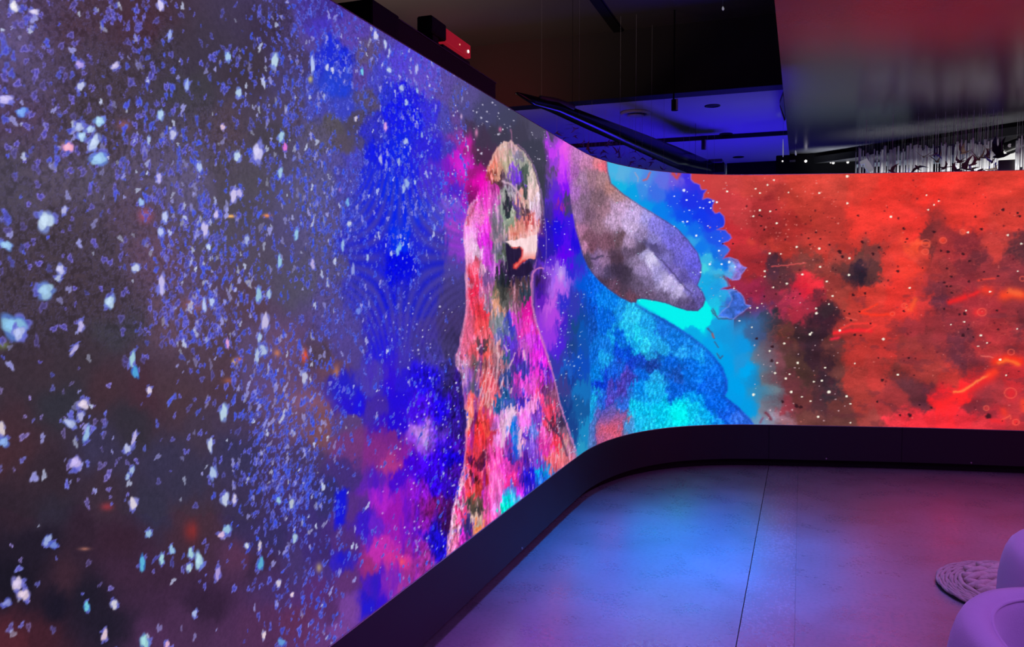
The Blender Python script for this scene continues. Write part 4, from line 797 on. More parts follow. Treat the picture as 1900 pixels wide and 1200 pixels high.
M_FLOOR = concrete('polished_concrete', (0.22, 0.22, 0.23, 1), (0.34, 0.34, 0.35, 1), 0.24, 0.34, 3.2)
M_STRIP = concrete('concrete_infill', (0.25, 0.25, 0.26, 1), (0.35, 0.35, 0.36, 1), 0.20, 0.28, 3.2, 0.3)
M_GAP = material('dark_joint', (0.01, 0.01, 0.012), 0.9)
M_PLINTH = material('plinth_paint', (0.012, 0.013, 0.019), 0.55, spec=0.35, noise=(3, 0.15))
M_TOE = material('toe_kick_paint', (0.006, 0.006, 0.008), 0.7, spec=0.2)
M_TRIM = material('brushed_trim', (0.5, 0.5, 0.52), 0.35, metal=0.8)
M_SOFFIT = material('satin_soffit_paint', (0.085, 0.085, 0.09), 0.23, spec=0.55, bump=(60, 0.03))
M_UPPER = material('dark_ceiling_paint', (0.06, 0.052, 0.05), 0.5, spec=0.3, noise=(1.5, 0.2))
M_BEAM = material('black_beam_paint', (0.03, 0.028, 0.03), 0.45, spec=0.3)
M_WHITE = material('white_ceiling_paint', (0.62, 0.62, 0.64), 0.8, spec=0.2, noise=(2, 0.05))
M_BLACK = material('black_satin', (0.006, 0.006, 0.008), 0.45, spec=0.4)
M_GLOSS = material('black_gloss', (0.01, 0.01, 0.012), 0.22, spec=0.6)
M_HOUSE = material('housing_paint', (0.007, 0.006, 0.010), 0.5, spec=0.5)
M_WALL = material('black_wall_paint', (0.004, 0.004, 0.006), 0.7, spec=0.2)
M_GREY = material('grey_partition', (0.30, 0.31, 0.32), 0.6)
M_DARKWALL = material('dark_wall_paint', (0.05, 0.05, 0.055), 0.8, spec=0.2)


# ------------------------------------------------------------------ mesh helpers
def finish(name, bm, mat, parent=None, smooth=False, mats=None):
    me = bpy.data.meshes.new(name)
    bmesh.ops.recalc_face_normals(bm, faces=bm.faces)
    bm.to_mesh(me)
    bm.free()
    if smooth:
        for p in me.polygons:
            p.use_smooth = True
    me.materials.append(mat)
    for x in mats or []:
        me.materials.append(x)
    o = bpy.data.objects.new(name, me)
    C.objects.link(o)
    if parent:
        o.parent = parent
    return o


def box_bm(x0, x1, y0, y1, z0, z1, bm=None, bevel=0):
    bm = bm or bmesh.new()
    vs = [bm.verts.new((x, y, z)) for x in (x0, x1) for y in (y0, y1) for z in (z0, z1)]
    fs = [(0, 1, 3, 2), (4, 6, 7, 5), (0, 4, 5, 1), (2, 3, 7, 6), (0, 2, 6, 4), (1, 5, 7, 3)]
    fc = [bm.faces.new([vs[i] for i in f]) for f in fs]
    if bevel:
        es = list({e for f in fc for e in f.edges})
        bmesh.ops.bevel(bm, geom=es, offset=bevel, segments=2, affect='EDGES')
    return bm


def cyl_bm(p0, p1, r0, r1=None, seg=16, bm=None, cap=True):
    bm = bm or bmesh.new()
    r1 = r0 if r1 is None else r1
    p0, p1 = Vector(p0), Vector(p1)
    d = (p1 - p0).normalized()
    a = d.orthogonal().normalized()
    b = d.cross(a)
    A = [bm.verts.new(p0 + (a * math.cos(t) + b * math.sin(t)) * r0) for t in [2 * math.pi * i / seg for i in range(seg)]]
    B = [bm.verts.new(p1 + (a * math.cos(t) + b * math.sin(t)) * r1) for t in [2 * math.pi * i / seg for i in range(seg)]]
    for i in range(seg):
        bm.faces.new((A[i], A[(i + 1) % seg], B[(i + 1) % seg], B[i]))
    if cap:
        bm.faces.new(A[::-1])
        bm.faces.new(B)
    return bm


def tube_bm(pts, r, seg=8, bm=None, closed=False):
    """tube along points; r may be a function of the index"""
    bm = bm or bmesh.new()
    pts = [Vector(p) for p in pts]
    n = len(pts)
    rings = []
    for i, p in enumerate(pts):
        q0, q1 = (pts[i - 1], pts[(i + 1) % n]) if closed else (pts[max(i - 1, 0)], pts[min(i + 1, n - 1)])
        d = (q1 - q0).normalized()
        up = Vector((0, 0, 1)) if abs(d.z) < 0.9 else Vector((1, 0, 0))
        a = d.cross(up).normalized()
        b = a.cross(d)
        rr = r(i) if callable(r) else r
        rings.append([bm.verts.new(p + (a * math.cos(t) + b * math.sin(t)) * rr) for t in [2 * math.pi * k / seg for k in range(seg)]])
    m = n if closed else n - 1
    for i in range(m):
        A, B = rings[i], rings[(i + 1) % n]
        for k in range(seg):
            bm.faces.new((A[k], A[(k + 1) % seg], B[(k + 1) % seg], B[k]))
    if not closed:
        bm.faces.new(rings[0][::-1])
        bm.faces.new(rings[-1])
    return bm


def lathe_bm(prof, seg=48, bm=None, c=(0, 0, 0)):
    bm = bm or bmesh.new()
    rings = []
    for r, z in prof:
        if r < 1e-5:
            rings.append([bm.verts.new((c[0], c[1], c[2] + z))])
        else:
            rings.append([bm.verts.new((c[0] + r * math.cos(t), c[1] + r * math.sin(t), c[2] + z)) for t in [2 * math.pi * k / seg for k in range(seg)]])
    for A, B in zip(rings[:-1], rings[1:]):
        for k in range(seg):
            k2 = (k + 1) % seg
            if len(A) == 1 and len(B) > 1:
                bm.faces.new((A[0], B[k2], B[k]))
            elif len(B) == 1 and len(A) > 1:
                bm.faces.new((A[k], A[k2], B[0]))
            elif len(A) > 1:
                bm.faces.new((A[k], A[k2], B[k2], B[k]))
    return bm


def tag(o, label=None, cat=None, group=None, kind=None):
    if label:
        o['label'] = label
    if cat:
        o['category'] = cat
    if group:
        o['group'] = group
    if kind:
        o['kind'] = kind
    return o


def struct(name, bm, mat, label, cat):
    return tag(finish(name, bm, mat), label, cat, kind='structure')


def empty(name, loc, rz=0):
    o = bpy.data.objects.new(name, None)
    C.objects.link(o)
    o.location = loc
    o.rotation_euler = (0, 0, rz)
    o.empty_display_size = 0.1
    return o


# ------------------------------------------------------------------ the room
GROOVE, STRIP = -0.232, -0.005
struct('floor', box_bm(-6, GROOVE - 0.002, -3, 20, -0.1, 0), M_FLOOR, 'polished grey concrete floor left of the thin groove, catching blue light', 'floor')
struct('floor', box_bm(STRIP + 0.0015, 6, -3, 20, -0.1, 0), M_FLOOR, 'polished grey concrete floor right of the infill strip, catching red and violet light', 'floor')
struct('trim_1', box_bm(GROOVE + 0.002, STRIP, -3, 20, -0.1, -0.001), M_STRIP, 'narrow smoother concrete infill strip let into the floor', 'floor strip')
struct('trim_2', box_bm(GROOVE - 0.03, STRIP + 0.03, -3, 20, -0.2, -0.101), M_GAP, 'dark bottom of the joints beside the infill strip', 'joint')
SOFX = -0.151
struct('ceiling', box_bm(SOFX, 6, -3, 9.34, 2.9, 3.9), M_SOFFIT, 'lowered satin grey ceiling panel reflecting the red screen', 'ceiling')
struct('ceiling', box_bm(-6, SOFX, -3, 7.71, 3.94, 4.1), M_UPPER, 'dark brown upper ceiling above the left wall', 'ceiling')
struct('ceiling', box_bm(-6, SOFX, 7.9, 20, 3.3, 3.5), M_WHITE, 'pale ceiling of the hall behind, lit deep blue', 'ceiling')
struct('ceiling', box_bm(SOFX, 6, 9.34, 20, 3.3, 3.5), M_WHITE, 'pale ceiling of the foyer beyond the lowered panel', 'ceiling')
struct('trim_3', box_bm(-6, SOFX, 7.70, 7.9, 3.3, 4.1), M_BEAM, 'tall dark beam face glowing faint maroon at its left end', 'beam')
struct('trim_4', box_bm(-1.75, -1.66, -3, 7.70, 3.925, 3.94), M_WALL, 'thin black slot running along the upper ceiling', 'ceiling slot')
struct('wall_back', box_bm(-1.08, -0.3, 12.37, 12.6, 0, 3.3), M_WALL, 'black end wall beneath the blue ceiling', 'wall')
struct('wall_end', box_bm(-0.25, 1.8, 14.5, 14.6, 0, 1.75), M_GREY, 'low grey partition unseen far behind the screen, mirrored in the lowered ceiling', 'partition')  # unseen; width set so its mirrored grey fades to the right
struct('wall_far', box_bm(-6, 6, 20, 20.1, 0, 3.5), M_DARKWALL, 'grey far wall of the hall', 'wall')
struct('wall_left', box_bm(-6.1, -6, -3, 20, 0, 4.1), M_DARKWALL, 'dark side wall behind the screen', 'wall')
struct('wall_right', box_bm(6, 6.1, -3, 20, 0, 4.1), M_DARKWALL, 'dark side wall right of the seats', 'wall')
struct('wall_front', box_bm(-6, 6, -3.1, -3, 0, 4.1), M_DARKWALL, 'dark wall behind the visitor', 'wall')

# ------------------------------------------------------------------ the curved LED wall
wall = empty('led_wall', (-1.392, 3.0, 0))
tag(wall, 'long curved LED screen wall on a black plinth showing a starfield, a pink bird-like figure, a dolphin and a red nebula', 'video wall')


def to_wall(o):
    o.parent = wall
    o.matrix_parent_inverse = Matrix.Translation(-Vector(wall.location))
    return o


S1, Z1, SS, ZZ, PX, PY = make_grid()
RGB = paint(PX, PY, SS, ZZ)
RGB = np.where(RGB <= 0.04045, RGB / 12.92, ((RGB + 0.055) / 1.055) ** 2.4)
gx, gy = plan_at(S1)
rows, colsn = SS.shape
V = np.empty((rows, colsn, 3), np.float32)
V[..., 0], V[..., 1], V[..., 2] = gx[None], gy[None], ZZ
idx = np.arange(rows * colsn, dtype=np.int32).reshape(rows, colsn)
Q = np.stack([idx[:-1, :-1], idx[:-1, 1:], idx[1:, 1:], idx[1:, :-1]], -1).reshape(-1, 4)
me = bpy.data.meshes.new('display')
me.vertices.add(rows * colsn)
me.vertices.foreach_set('co', V.ravel())
me.loops.add(Q.size)
me.loops.foreach_set('vertex_index', Q.ravel())
me.polygons.add(len(Q))
me.polygons.foreach_set('loop_start', np.arange(0, Q.size, 4, dtype=np.int32))
me.update(calc_edges=True)
ca = me.color_attributes.new('picture', 'FLOAT_COLOR', 'POINT')
rgba = np.ones((rows * colsn, 4), np.float32)
rgba[:, :3] = RGB.reshape(-1, 3)
ca.data.foreach_set('color', rgba.ravel())
M_LED = bpy.data.materials.new('led_screen')
M_LED.use_nodes = True
nt = M_LED.node_tree
nt.nodes.clear()
out = nt.nodes.new('ShaderNodeOutputMaterial')
em = nt.nodes.new('ShaderNodeEmission')
at = nt.nodes.new('ShaderNodeAttribute')
at.attribute_name = 'picture'
tc = nt.nodes.new('ShaderNodeTexCoord')
nz = nt.nodes.new('ShaderNodeTexNoise')
nz.inputs['Scale'].default_value = 260
nz.inputs['Detail'].default_value = 2
mr = nt.nodes.new('ShaderNodeMapRange')
mr.inputs[3].default_value, mr.inputs[4].default_value = 0.86, 1.14
nt.links.new(tc.outputs['Object'], nz.inputs['Vector'])
nt.links.new(nz.outputs['Fac'], mr.inputs[0])
nt.links.new(at.outputs['Color'], em.inputs['Color'])
nt.links.new(mr.outputs[0], em.inputs['Strength'])
nt.links.new(em.outputs[0], out.inputs[0])
M_LED.cycles.emission_sampling = 'NONE'
me.materials.append(M_LED)
disp = bpy.data.objects.new('display', me)
C.objects.link(disp)
to_wall(disp)
disp['label'] = 'glowing picture surface of the LED wall'

# plan offset outwards, away from the visitor
n_pl = 260
s_pl = np.linspace(0, ARC[-1], n_pl)
px_, py_ = plan_at(s_pl)
tx, ty = np.gradient(px_), np.gradient(py_)
ln = np.hypot(tx, ty)
nx, ny = -ty / ln, tx / ln              # points away from the visitor


def band_bm(o0, o1, z0, z1, i0=0, i1=n_pl):
    """solid strip that follows the wall between two offsets and two heights"""
    bm = bmesh.new()
    R = []
    for i in range(i0, i1):
        R.append([bm.verts.new((px_[i] + nx[i] * o, py_[i] + ny[i] * o, z)) for o, z in ((o0, z0), (o1, z0), (o1, z1), (o0, z1))])
    for A, B in zip(R[:-1], R[1:]):
        for k in range(4):
            bm.faces.new((A[k], A[(k + 1) % 4], B[(k + 1) % 4], B[k]))
    bm.faces.new(R[0][::-1])
    bm.faces.new(R[-1])
    return bm


to_wall(finish('back_panel', band_bm(0.012, 0.085, Z_BOT, Z_TOP - 0.002), M_WALL))
to_wall(finish('plinth', band_bm(-0.002, 0.09, 0.07, Z_BOT - 0.004), M_PLINTH, smooth=False))['label'] = 'low black plinth under the screen'
to_wall(finish('toe_kick', band_bm(0.075, 0.10, 0.0, 0.07), M_TOE))
to_wall(finish('edge_glow', band_bm(-0.001, 0.03, Z_TOP, Z_TOP + 0.004), M_TRIM))['label'] = 'thin metal strip added for the glow along the top of the screen'  # strip added to stand for the bright glow line of the screen
to_wall(finish('edge_glow', band_bm(-0.004, 0.01, Z_BOT - 0.004, Z_BOT), M_TRIM))['label'] = 'thin metal strip added for the glow along the bottom of the screen'  # same added strip for the glow along the lower border
for fx_, fy_ in ((1523, 867), (1797, 873), (940, 1040)):
    p = at_z(fx_, fy_, 0.0)
    k = int(np.argmin((px_ - p[0]) ** 2 + (py_ - p[1]) ** 2))
    q = Vector((px_[k] - nx[k] * 0.002, py_[k] - ny[k] * 0.002, 0.085))
    to_wall(finish('screw', cyl_bm(q, q + Vector((-nx[k], -ny[k], 0)) * 0.006, 0.006, seg=10), M_TRIM))
for jx in (1427, 1663):                     # joints between the plinth boards
    p = at_z(jx, 790, Z_BOT)
    k = int(np.argmin((px_ - p[0]) ** 2 + (py_ - p[1]) ** 2))
    a = Vector((px_[k], py_[k], 0)) - Vector((nx[k], ny[k], 0)) * 0.003
    t = Vector((tx[k] / ln[k], ty[k] / ln[k], 0)) * 0.0025
    bm = bmesh.new()
    d = Vector((nx[k], ny[k], 0)) * 0.004
    vs = [bm.verts.new(v) for v in (a - t + Vector((0, 0, .071)), a + t + Vector((0, 0, .071)), a + t + Vector((0, 0, Z_BOT - .006)), a - t + Vector((0, 0, Z_BOT - .006)))]
    vs2 = [bm.verts.new(v.co + d) for v in vs]
    bm.faces.new(vs)
    bm.faces.new(vs2[::-1])
    for i in range(4):
        bm.faces.new((vs[i], vs[(i + 1) % 4], vs2[(i + 1) % 4], vs2[i]))
    to_wall(finish('joint', bm, M_TOE))

# ------------------------------------------------------------------ equipment on top of the screen
XH = -1.5
hs = empty('equipment_housing', (XH - 0.12, 3.3, Z_TOP + 0.004))
tag(hs, 'long black metal equipment housing lying along the top of the screen', 'housing')


def put(o, root):
    o.parent = root
    o.matrix_parent_inverse = Matrix.Translation(-Vector(root.location))
    return o


put(finish('body', box_bm(XH - 0.14, XH, 2.83, 3.885, 2.385, 2.532, bevel=0.003), M_HOUSE), hs)
put(finish('end_box', box_bm(XH - 0.16, XH + 0.004, 2.62, 2.83, 2.385, 2.545, bevel=0.004), M_BLACK), hs)
put(finish('lit_edge', box_bm(XH - 0.14, XH + 0.004, 2.835, 3.89, 2.532, 2.536), material('lit_edge_tone', (0.16, 0.15, 0.2), 0.4, metal=0.6)), hs)  # lighter plate stands for the light caught along the top edge
put(finish('bracket', box_bm(XH - 0.05, XH - 0.03, 3.2, 3.23, 2.15, 2.39), M_BLACK), hs)
tr = empty('sensor_camera', (XH - 0.03, 3.3, 2.536))
tag(tr, 'small black tracking camera with a red-lit side panel standing on the long housing', 'camera')
M_REDREFL = material('panel_red_reflection', srgb(150, 26, 40), 0.3, spec=0.6, noise=(14, 0.35), emit=srgb(150, 22, 38), emit_s=0.75)  # red reflection of the screen painted into the panel's colour and glow
put(finish('body', box_bm(XH - 0.07, XH, 3.13, 3.28, 2.575, 2.645, bevel=0.004), M_BLACK), tr)
put(finish('side_panel', box_bm(XH - 0.045, XH - 0.002, 3.282, 3.56, 2.573, 2.634, bevel=0.002), M_REDREFL), tr)['label'] = 'side panel with red screen light painted in'
put(finish('stem', box_bm(XH - 0.045, XH - 0.015, 3.17, 3.23, 2.5365, 2.577), M_BLACK), tr)
put(finish('foot', box_bm(XH - 0.06, XH - 0.002, 3.25, 3.55, 2.5365, 2.556, bevel=0.002), M_HOUSE), tr)
M_DOT = material('indicator_light', (1, 1, 1), 0.3, emit=(1, 0.95, 0.9, 1), emit_s=1.6)
a = Vector((XH - 0.002, 3.528, 2.598))
put(finish('indicator', cyl_bm(a, a + Vector((0.003, 0, 0)), 0.0075, seg=14), M_DOT), tr)['label'] = 'round white indicator light'
a = Vector((XH - 0.002, 3.43, 2.603))
put(finish('warm_dot', cyl_bm(a, a + Vector((0.002, 0, 0)), 0.0035, seg=10), material('warm_dot_glow', (1, .5, .3), 0.3, emit=(1, 0.5, 0.35, 1), emit_s=1.0)), tr)['label'] = 'small warm glowing dot'  # small disc with a warm emissive colour

# ------------------------------------------------------------------ fittings of the hall behind
tk = tag(finish('lighting_track', box_bm(-3.6, -0.16, 10.0, 10.05, 3.255, 3.3), M_BLACK), 'straight black lighting track across the blue ceiling', 'track')
df = empty('ceiling_diffuser', (-1.67, 8.40, 3.3))
tag(df, 'round white ceiling diffuser with a dark recessed throat on the blue ceiling', 'diffuser')
prof = [(0.115, -0.001), (0.150, -0.001), (0.158, -0.012), (0.150, -0.026), (0.128, -0.030), (0.112, -0.018), (0.105, 0.0)]
put(finish('ring', lathe_bm(prof, 40, c=(-1.67, 8.40, 3.3)), M_WHITE, smooth=True), df)
put(finish('disc', lathe_bm([(0, -0.045), (0.075, -0.043), (0.088, -0.036), (0.075, -0.030), (0, -0.030)], 40, c=(-1.67, 8.40, 3.3)), M_WHITE, smooth=True), df)
put(finish('throat', lathe_bm([(0, -0.004), (0.108, -0.004), (0.108, -0.001), (0, -0.001)], 32, c=(-1.67, 8.40, 3.3)), M_BLACK), df)
LD = [((1322, 196), 'recessed round downlight nearest the dark beam, switched off'), ((1347, 248), 'recessed round downlight just in front of the lighting track'), ((1370, 291), 'recessed round downlight nearest the black end wall')]
dl0 = None
for (dx_, dy_), lb in LD:
    p = at_z(dx_, dy_, 3.3)
    if dl0 is None:
        dl0 = empty('recessed_downlight', (p[0], p[1], 3.3))
        r_ = finish('rim', lathe_bm([(0.058, -0.001), (0.078, -0.001), (0.078, -0.006), (0.058, -0.008), (0.056, -0.001)], 32), M_HOUSE, dl0, True)
        l_ = finish('lens', lathe_bm([(0, -0.004), (0.057, -0.004), (0.057, -0.001), (0, -0.001)], 32), M_BLACK, dl0)
        t_ = dl0
    else:
        t_ = dl0.copy()
        C.objects.link(t_)
        t_.location = (p[0], p[1], 3.3)
        for ch in (r_, l_):
            c_ = ch.copy()
            C.objects.link(c_)
            c_.parent = t_
    tag(t_, lb, 'downlight', 'recessed downlights in the blue ceiling')
# cylinder spotlights
M_EDGE = material('pale_metal', (0.75, 0.75, 0.72), 0.3, metal=0.3)
for (u, v0, v1, Y, lb) in ((1252, 185, 205, 7.3, 'black cylinder spotlight hanging just below the black beam, above the track'), (1306, 260, 277, 10.02, 'black cylinder spotlight hanging from the lighting track')):
    pt, pb = at_y(u, v0, Y), at_y(u, v1, Y)
    sp = empty('cylinder_spotlight', (pt[0], Y, pt[2]))
    tag(sp, lb, 'spotlight')
    r = 0.030
    put(finish('body', cyl_bm((pt[0], Y, pb[2]), (pt[0], Y, pt[2]), r, seg=24), M_GLOSS), sp)
    put(finish('stem', cyl_bm((pt[0] - .01, Y, pt[2]), (pt[0] - .01, Y, 3.94 if Y < 9 else 3.256), 0.008, seg=10), M_BLACK), sp)
    put(finish('highlight_edge', box_bm(pt[0] + 0.016, pt[0] + 0.031, Y - 0.034, Y - 0.02, pb[2], pt[2]), M_EDGE), sp)['label'] = 'white highlight painted on as a pale strip'  # pale strip painted in for the white highlight on the cylinder
# small clip on the edge of the lowered panel
p = at_x(1456, 222, SOFX)
bm = bmesh.new()
pr = [(SOFX - 0.003, 6.3, 2.899), (SOFX - 0.003, 7.25, 2.899), (SOFX - 0.012, 7.2, 2.875), (SOFX - 0.035, 6.65, 2.885), (SOFX - 0.035, 6.6, 2.897)]
vs = [bm.verts.new(v) for v in pr]
vs2 = [bm.verts.new((v[0], v[1], v[2] + 0.03)) for v in pr]
bm.faces.new(vs)
bm.faces.new(vs2[::-1])
for i in range(5):
    bm.faces.new((vs[i], vs[(i + 1) % 5], vs2[(i + 1) % 5], vs2[i]))
tag(finish('cable_bracket', bm, M_BLACK), 'small black bracket on the left edge of the lowered ceiling panel', 'bracket')

# long glossy duct running diagonally behind the left wall
sec = [((958, 171), (960, 174), 5.55), ((990, 178), (992, 196), 5.95), ((1040, 188), (1020, 210), 6.4), ((1110, 214), (1085, 241), 7.1), ((1180, 240), (1160, 273), 7.9), ((1260, 270), (1235, 308), 8.9), ((1334, 299), (1275, 326), 9.8)]
bm = bmesh.new()
rings = []
for (tp, bt, Y) in sec:
    T, B = Vector(at_y(*tp, Y)), Vector(at_y(*bt, Y))
    cz, hz = (T.z + B.z) / 2, max((T.z - B.z) / 2, 0.006)
    cx_, hx = (T.x + B.x) / 2, max(abs(T.x - B.x) / 2, 0.006) + 0.01
    rings.append([bm.verts.new((cx_ + hx * math.copysign(abs(math.cos(t)) ** 0.7, math.cos(t)), Y, cz + hz * math.copysign(abs(math.sin(t)) ** 0.7, math.sin(t)))) for t in [2 * math.pi * k / 20 for k in range(20)]])
for A, B in zip(rings[:-1], rings[1:]):
    for k in range(20):
        bm.faces.new((A[k], A[(k + 1) % 20], B[(k + 1) % 20], B[k]))
bm.faces.new(rings[0][::-1])
bm.faces.new(rings[-1])
dc = empty('hanging_duct', (-1.2, 8.5, 2.8))
tag(dc, 'long tapering glossy black duct hanging diagonally above the bend of the screen', 'duct')
put(finish('body', bm, M_GLOSS, smooth=True), dc)
e0, e1 = at_y(1283, 303, 9.75), at_y(1342, 300, 9.75)
put(finish('end_flange', box_bm(e0[0], e1[0], 9.62, 9.78, e0[2] - 0.018, e0[2] + 0.018, bevel=0.004), material('grey_flange', (0.16, 0.16, 0.16), 0.5)), dc)['label'] = 'pale grey flange at the lower end'
e0, e1 = at_y(1285, 306, 9.8), at_y(1345, 321, 9.8)
put(finish('end_box', box_bm(e0[0], e1[0], 9.7, 9.9, e1[2], e0[2], bevel=0.004), M_BLACK), dc)
w0, w1 = at_y(1030, 184, 6.3), at_y(1062, 196, 6.65)
put(finish('highlight', tube_bm([at_y(1002, 180, 6.0), at_y(1030, 187, 6.35), at_y(1062, 199, 6.62)], lambda i: (0.012, 0.026, 0.03)[i], 10), material('grey_highlight', (0.10, 0.10, 0.10), 0.5), smooth=True), dc)['label'] = 'painted grey sleeve near the tapered end'  # grey strip painted in for the highlight on the glossy duct
for q in (1062, 1290):
    pt = at_y(q, 205 if q == 1062 else 300, 6.65 if q == 1062 else 9.2)
    put(finish('hanger', cyl_bm((pt[0], pt[1], pt[2]), (pt[0], pt[1], 3.94 if q == 1062 else 3.3), 0.002, seg=6), M_BLACK), dc)

# black header box under the end of the lowered panel
e0, e1 = at_y(1440, 292, 9.2), at_y(1589, 328, 9.2)
hb = empty('header_box', ((e0[0] + e1[0]) / 2, 9.3, 2.9))
tag(hb, 'black header box with small white indicator lights hanging behind the red part of the screen', 'header box')
put(finish('body', box_bm(e0[0], e1[0], 9.2, 9.33, 2.5, 2.895, bevel=0.005), M_WALL), hb)
for (u, v, r) in ((1452, 299, 0.008), (1495, 299, 0.014), (1546, 302, 0.013), (1541, 302, 0.006), (1573, 301, 0.012)):
    a = Vector(at_y(u, v, 9.198))
    put(finish('indicator', cyl_bm(a, a + Vector((0, -0.006, 0)), r, seg=12), M_DOT), hb)
a, b = at_y(1465, 297, 9.198), at_y(1476, 300, 9.198)
put(finish('badge', box_bm(a[0], b[0], 9.192, 9.2, b[2], a[2]), material('dim_badge', (0.2, 0.2, 0.2), 0.4)), hb)
# slanting black beam at the right
A0, A1 = at_z(1497, 293, 2.86), at_z(2060, 208, 2.86)
B0, B1 = at_z(1590, 305, 2.79), at_z(2060, 258, 2.79)
bm = bmesh.new()
vs = [bm.verts.new(v) for v in ((A0[0], A0[1], 2.86), (A1[0], A1[1], 2.86), (A1[0], A1[1], 2.79), (A0[0], A0[1], 2.79), (B0[0], B0[1], 2.86), (B1[0], B1[1], 2.86), (B1[0], B1[1], 2.79), (B0[0], B0[1], 2.79))]
for f in ((0, 1, 2, 3), (4, 7, 6, 5), (0, 4, 5, 1), (3, 2, 6, 7), (0, 3, 7, 4), (1, 5, 6, 2)):
    bm.faces.new([vs[i] for i in f])
sb = empty('slanting_beam', (float(A0[0]), float(A0[1]), 2.9))
tag(sb, 'flat black beam slanting under the lowered ceiling above the red part of the screen', 'beam')
put(finish('body', bm, material('beam_paint', (0.012, 0.012, 0.014), 0.5, spec=0.3)), sb)
for t in (0.35, 0.8):
    q = A0 + (A1 - A0) * t
    put(finish('hanger', cyl_bm((q[0], q[1] + 0.05, 2.85), (q[0], q[1] + 0.05, 2.9), 0.01, seg=8), M_BLACK), sb)

# pale display box and its lit top, far right
e0, e1 = at_y(1853, 297, 9.0), at_y(1888, 330, 9.0)
bx = empty('display_box', ((e0[0] + e1[0]) / 2, 9.1, 0))
tag(bx, 'grey display box with a glowing white top at the far right above the screen', 'display box')
put(finish('body', box_bm(e0[0], e1[0], 9.0, 9.5, 0, e0[2], bevel=0.003), material('box_grey', (0.42, 0.40, 0.39), 0.6)), bx)
e2, e3 = at_y(1862, 281, 9.05), at_y(1889, 284, 9.05)
bm = bmesh.new()
pr = [(e0[0], e0[2] + 0.004), (e1[0], e0[2] + 0.004), (e3[0], e3[2]), (e2[0], e2[2])]
vs = [bm.verts.new((x, 9.02, z)) for x, z in pr]
vs2 = [bm.verts.new((x, 9.4, z)) for x, z in pr]
bm.faces.new(vs)
bm.faces.new(vs2[::-1])
for i in range(4):
    bm.faces.new((vs[i], vs[(i + 1) % 4], vs2[(i + 1) % 4], vs2[i]))
put(finish('lit_top', bm, material('lit_diffuser', (0.9, 0.9, 0.88), 0.5, emit=(0.86, 0.86, 0.82, 1), emit_s=0.9)), bx)['label'] = 'glowing white top'
put(finish('edge_strip', box_bm(e1[0] - 0.014, e1[0], 8.99, 9.0, 0, e0[2]), M_DOT), bx)['label'] = 'bright white vertical edge strip'

# grey and blue screens of the foyer glimpsed between the spotlights
pa, pb = at_y(1690, 262, 9.62), at_y(1862, 300, 9.62)
pf = at_y(1592, 262, 9.62)
struct('trim_5', box_bm(pf[0], 4.6, 9.60, 9.7, 2.5, 2.78), M_WALL, 'black fascia added behind the acrylic rods for a dark band in the ceiling', 'fascia')  # added to darken a band of the lowered ceiling's reflection
struct('wall_foyer', box_bm(pa[0], 4.6, 9.72, 9.8, 0, 2.78), material('foyer_panel', (0.008, 0.008, 0.010), 0.6), 'dark foyer wall behind the hanging rods', 'wall')
pa, pb = at_y(1834, 262, 9.55), at_y(1853, 290, 9.55)
pn = empty('poster_panel', ((pa[0] + pb[0]) / 2, 9.55, 0))
tag(pn, 'grey panel with a blue band glimpsed left of the glowing display box', 'panel')
put(finish('board', box_bm(pa[0], pb[0] + 0.22, 9.55, 9.6, 0, pa[2] + 0.05), material('panel_grey', (0.30, 0.29, 0.29), 0.6)), pn)
pc, pd = at_y(1836, 279, 9.54), at_y(1856, 290, 9.54)
put(finish('blue_band', box_bm(pa[0], pd[0], 9.535, 9.55, pd[2], pc[2]), material('band_blue', (0.10, 0.09, 0.45), 0.6)), pn)['label'] = 'blue band'

# track spotlights at the right edge of the view
M_SPOT = material('spot_black', (0.008, 0.008, 0.009), 0.35)


def spotlight(u0, v0, u1, v1, Y, r, lb):
    a, b = Vector(at_y(u0, v0, Y)), Vector(at_y(u1, v1, Y - 0.06))
    t = empty('track_spotlight', a)
    tag(t, lb, 'spotlight', 'track spotlights at the right edge')
    d = (b - a).normalized()
    bm = cyl_bm(a, b, r, seg=24)
    cyl_bm(b, b + d * 0.02, r * 1.12, seg=24, bm=bm)
    put(finish('body', bm, M_SPOT), t)
    put(finish('rear_knob', cyl_bm(a - d * 0.012, a, r * 0.45, seg=16), M_SPOT), t)
    m = (a + b) / 2
    q = m + Vector((0, 0, r * 1.9))
    put(finish('yoke', tube_bm([m + Vector((0, -r * 1.1, 0)), m + Vector((0, -r * 1.1, r * 1.5)), q, (q.x, q.y, 2.86)], 0.006, 8), M_SPOT), t)
    a2 = a + Vector((0.0, -r * 0.98, r * 0.2))
    put(finish('screw', cyl_bm(a2 + d * 0.02, a2 + d * 0.02 + Vector((0, -0.008, 0)), r * 0.3, seg=10), M_EDGE), t)['label'] = 'pale metal screw'


spotlight(1866, 276, 1905, 262, 8.2, 0.055, 'large black track spotlight above the glowing display box')
spotlight(1850, 272, 1868, 256, 8.5, 0.02, 'slim black spotlight arm just left of the large one')
spotlight(1834, 272, 1848, 258, 8.6, 0.016, 'slimmest black spotlight arm above the hanging bird ornaments')

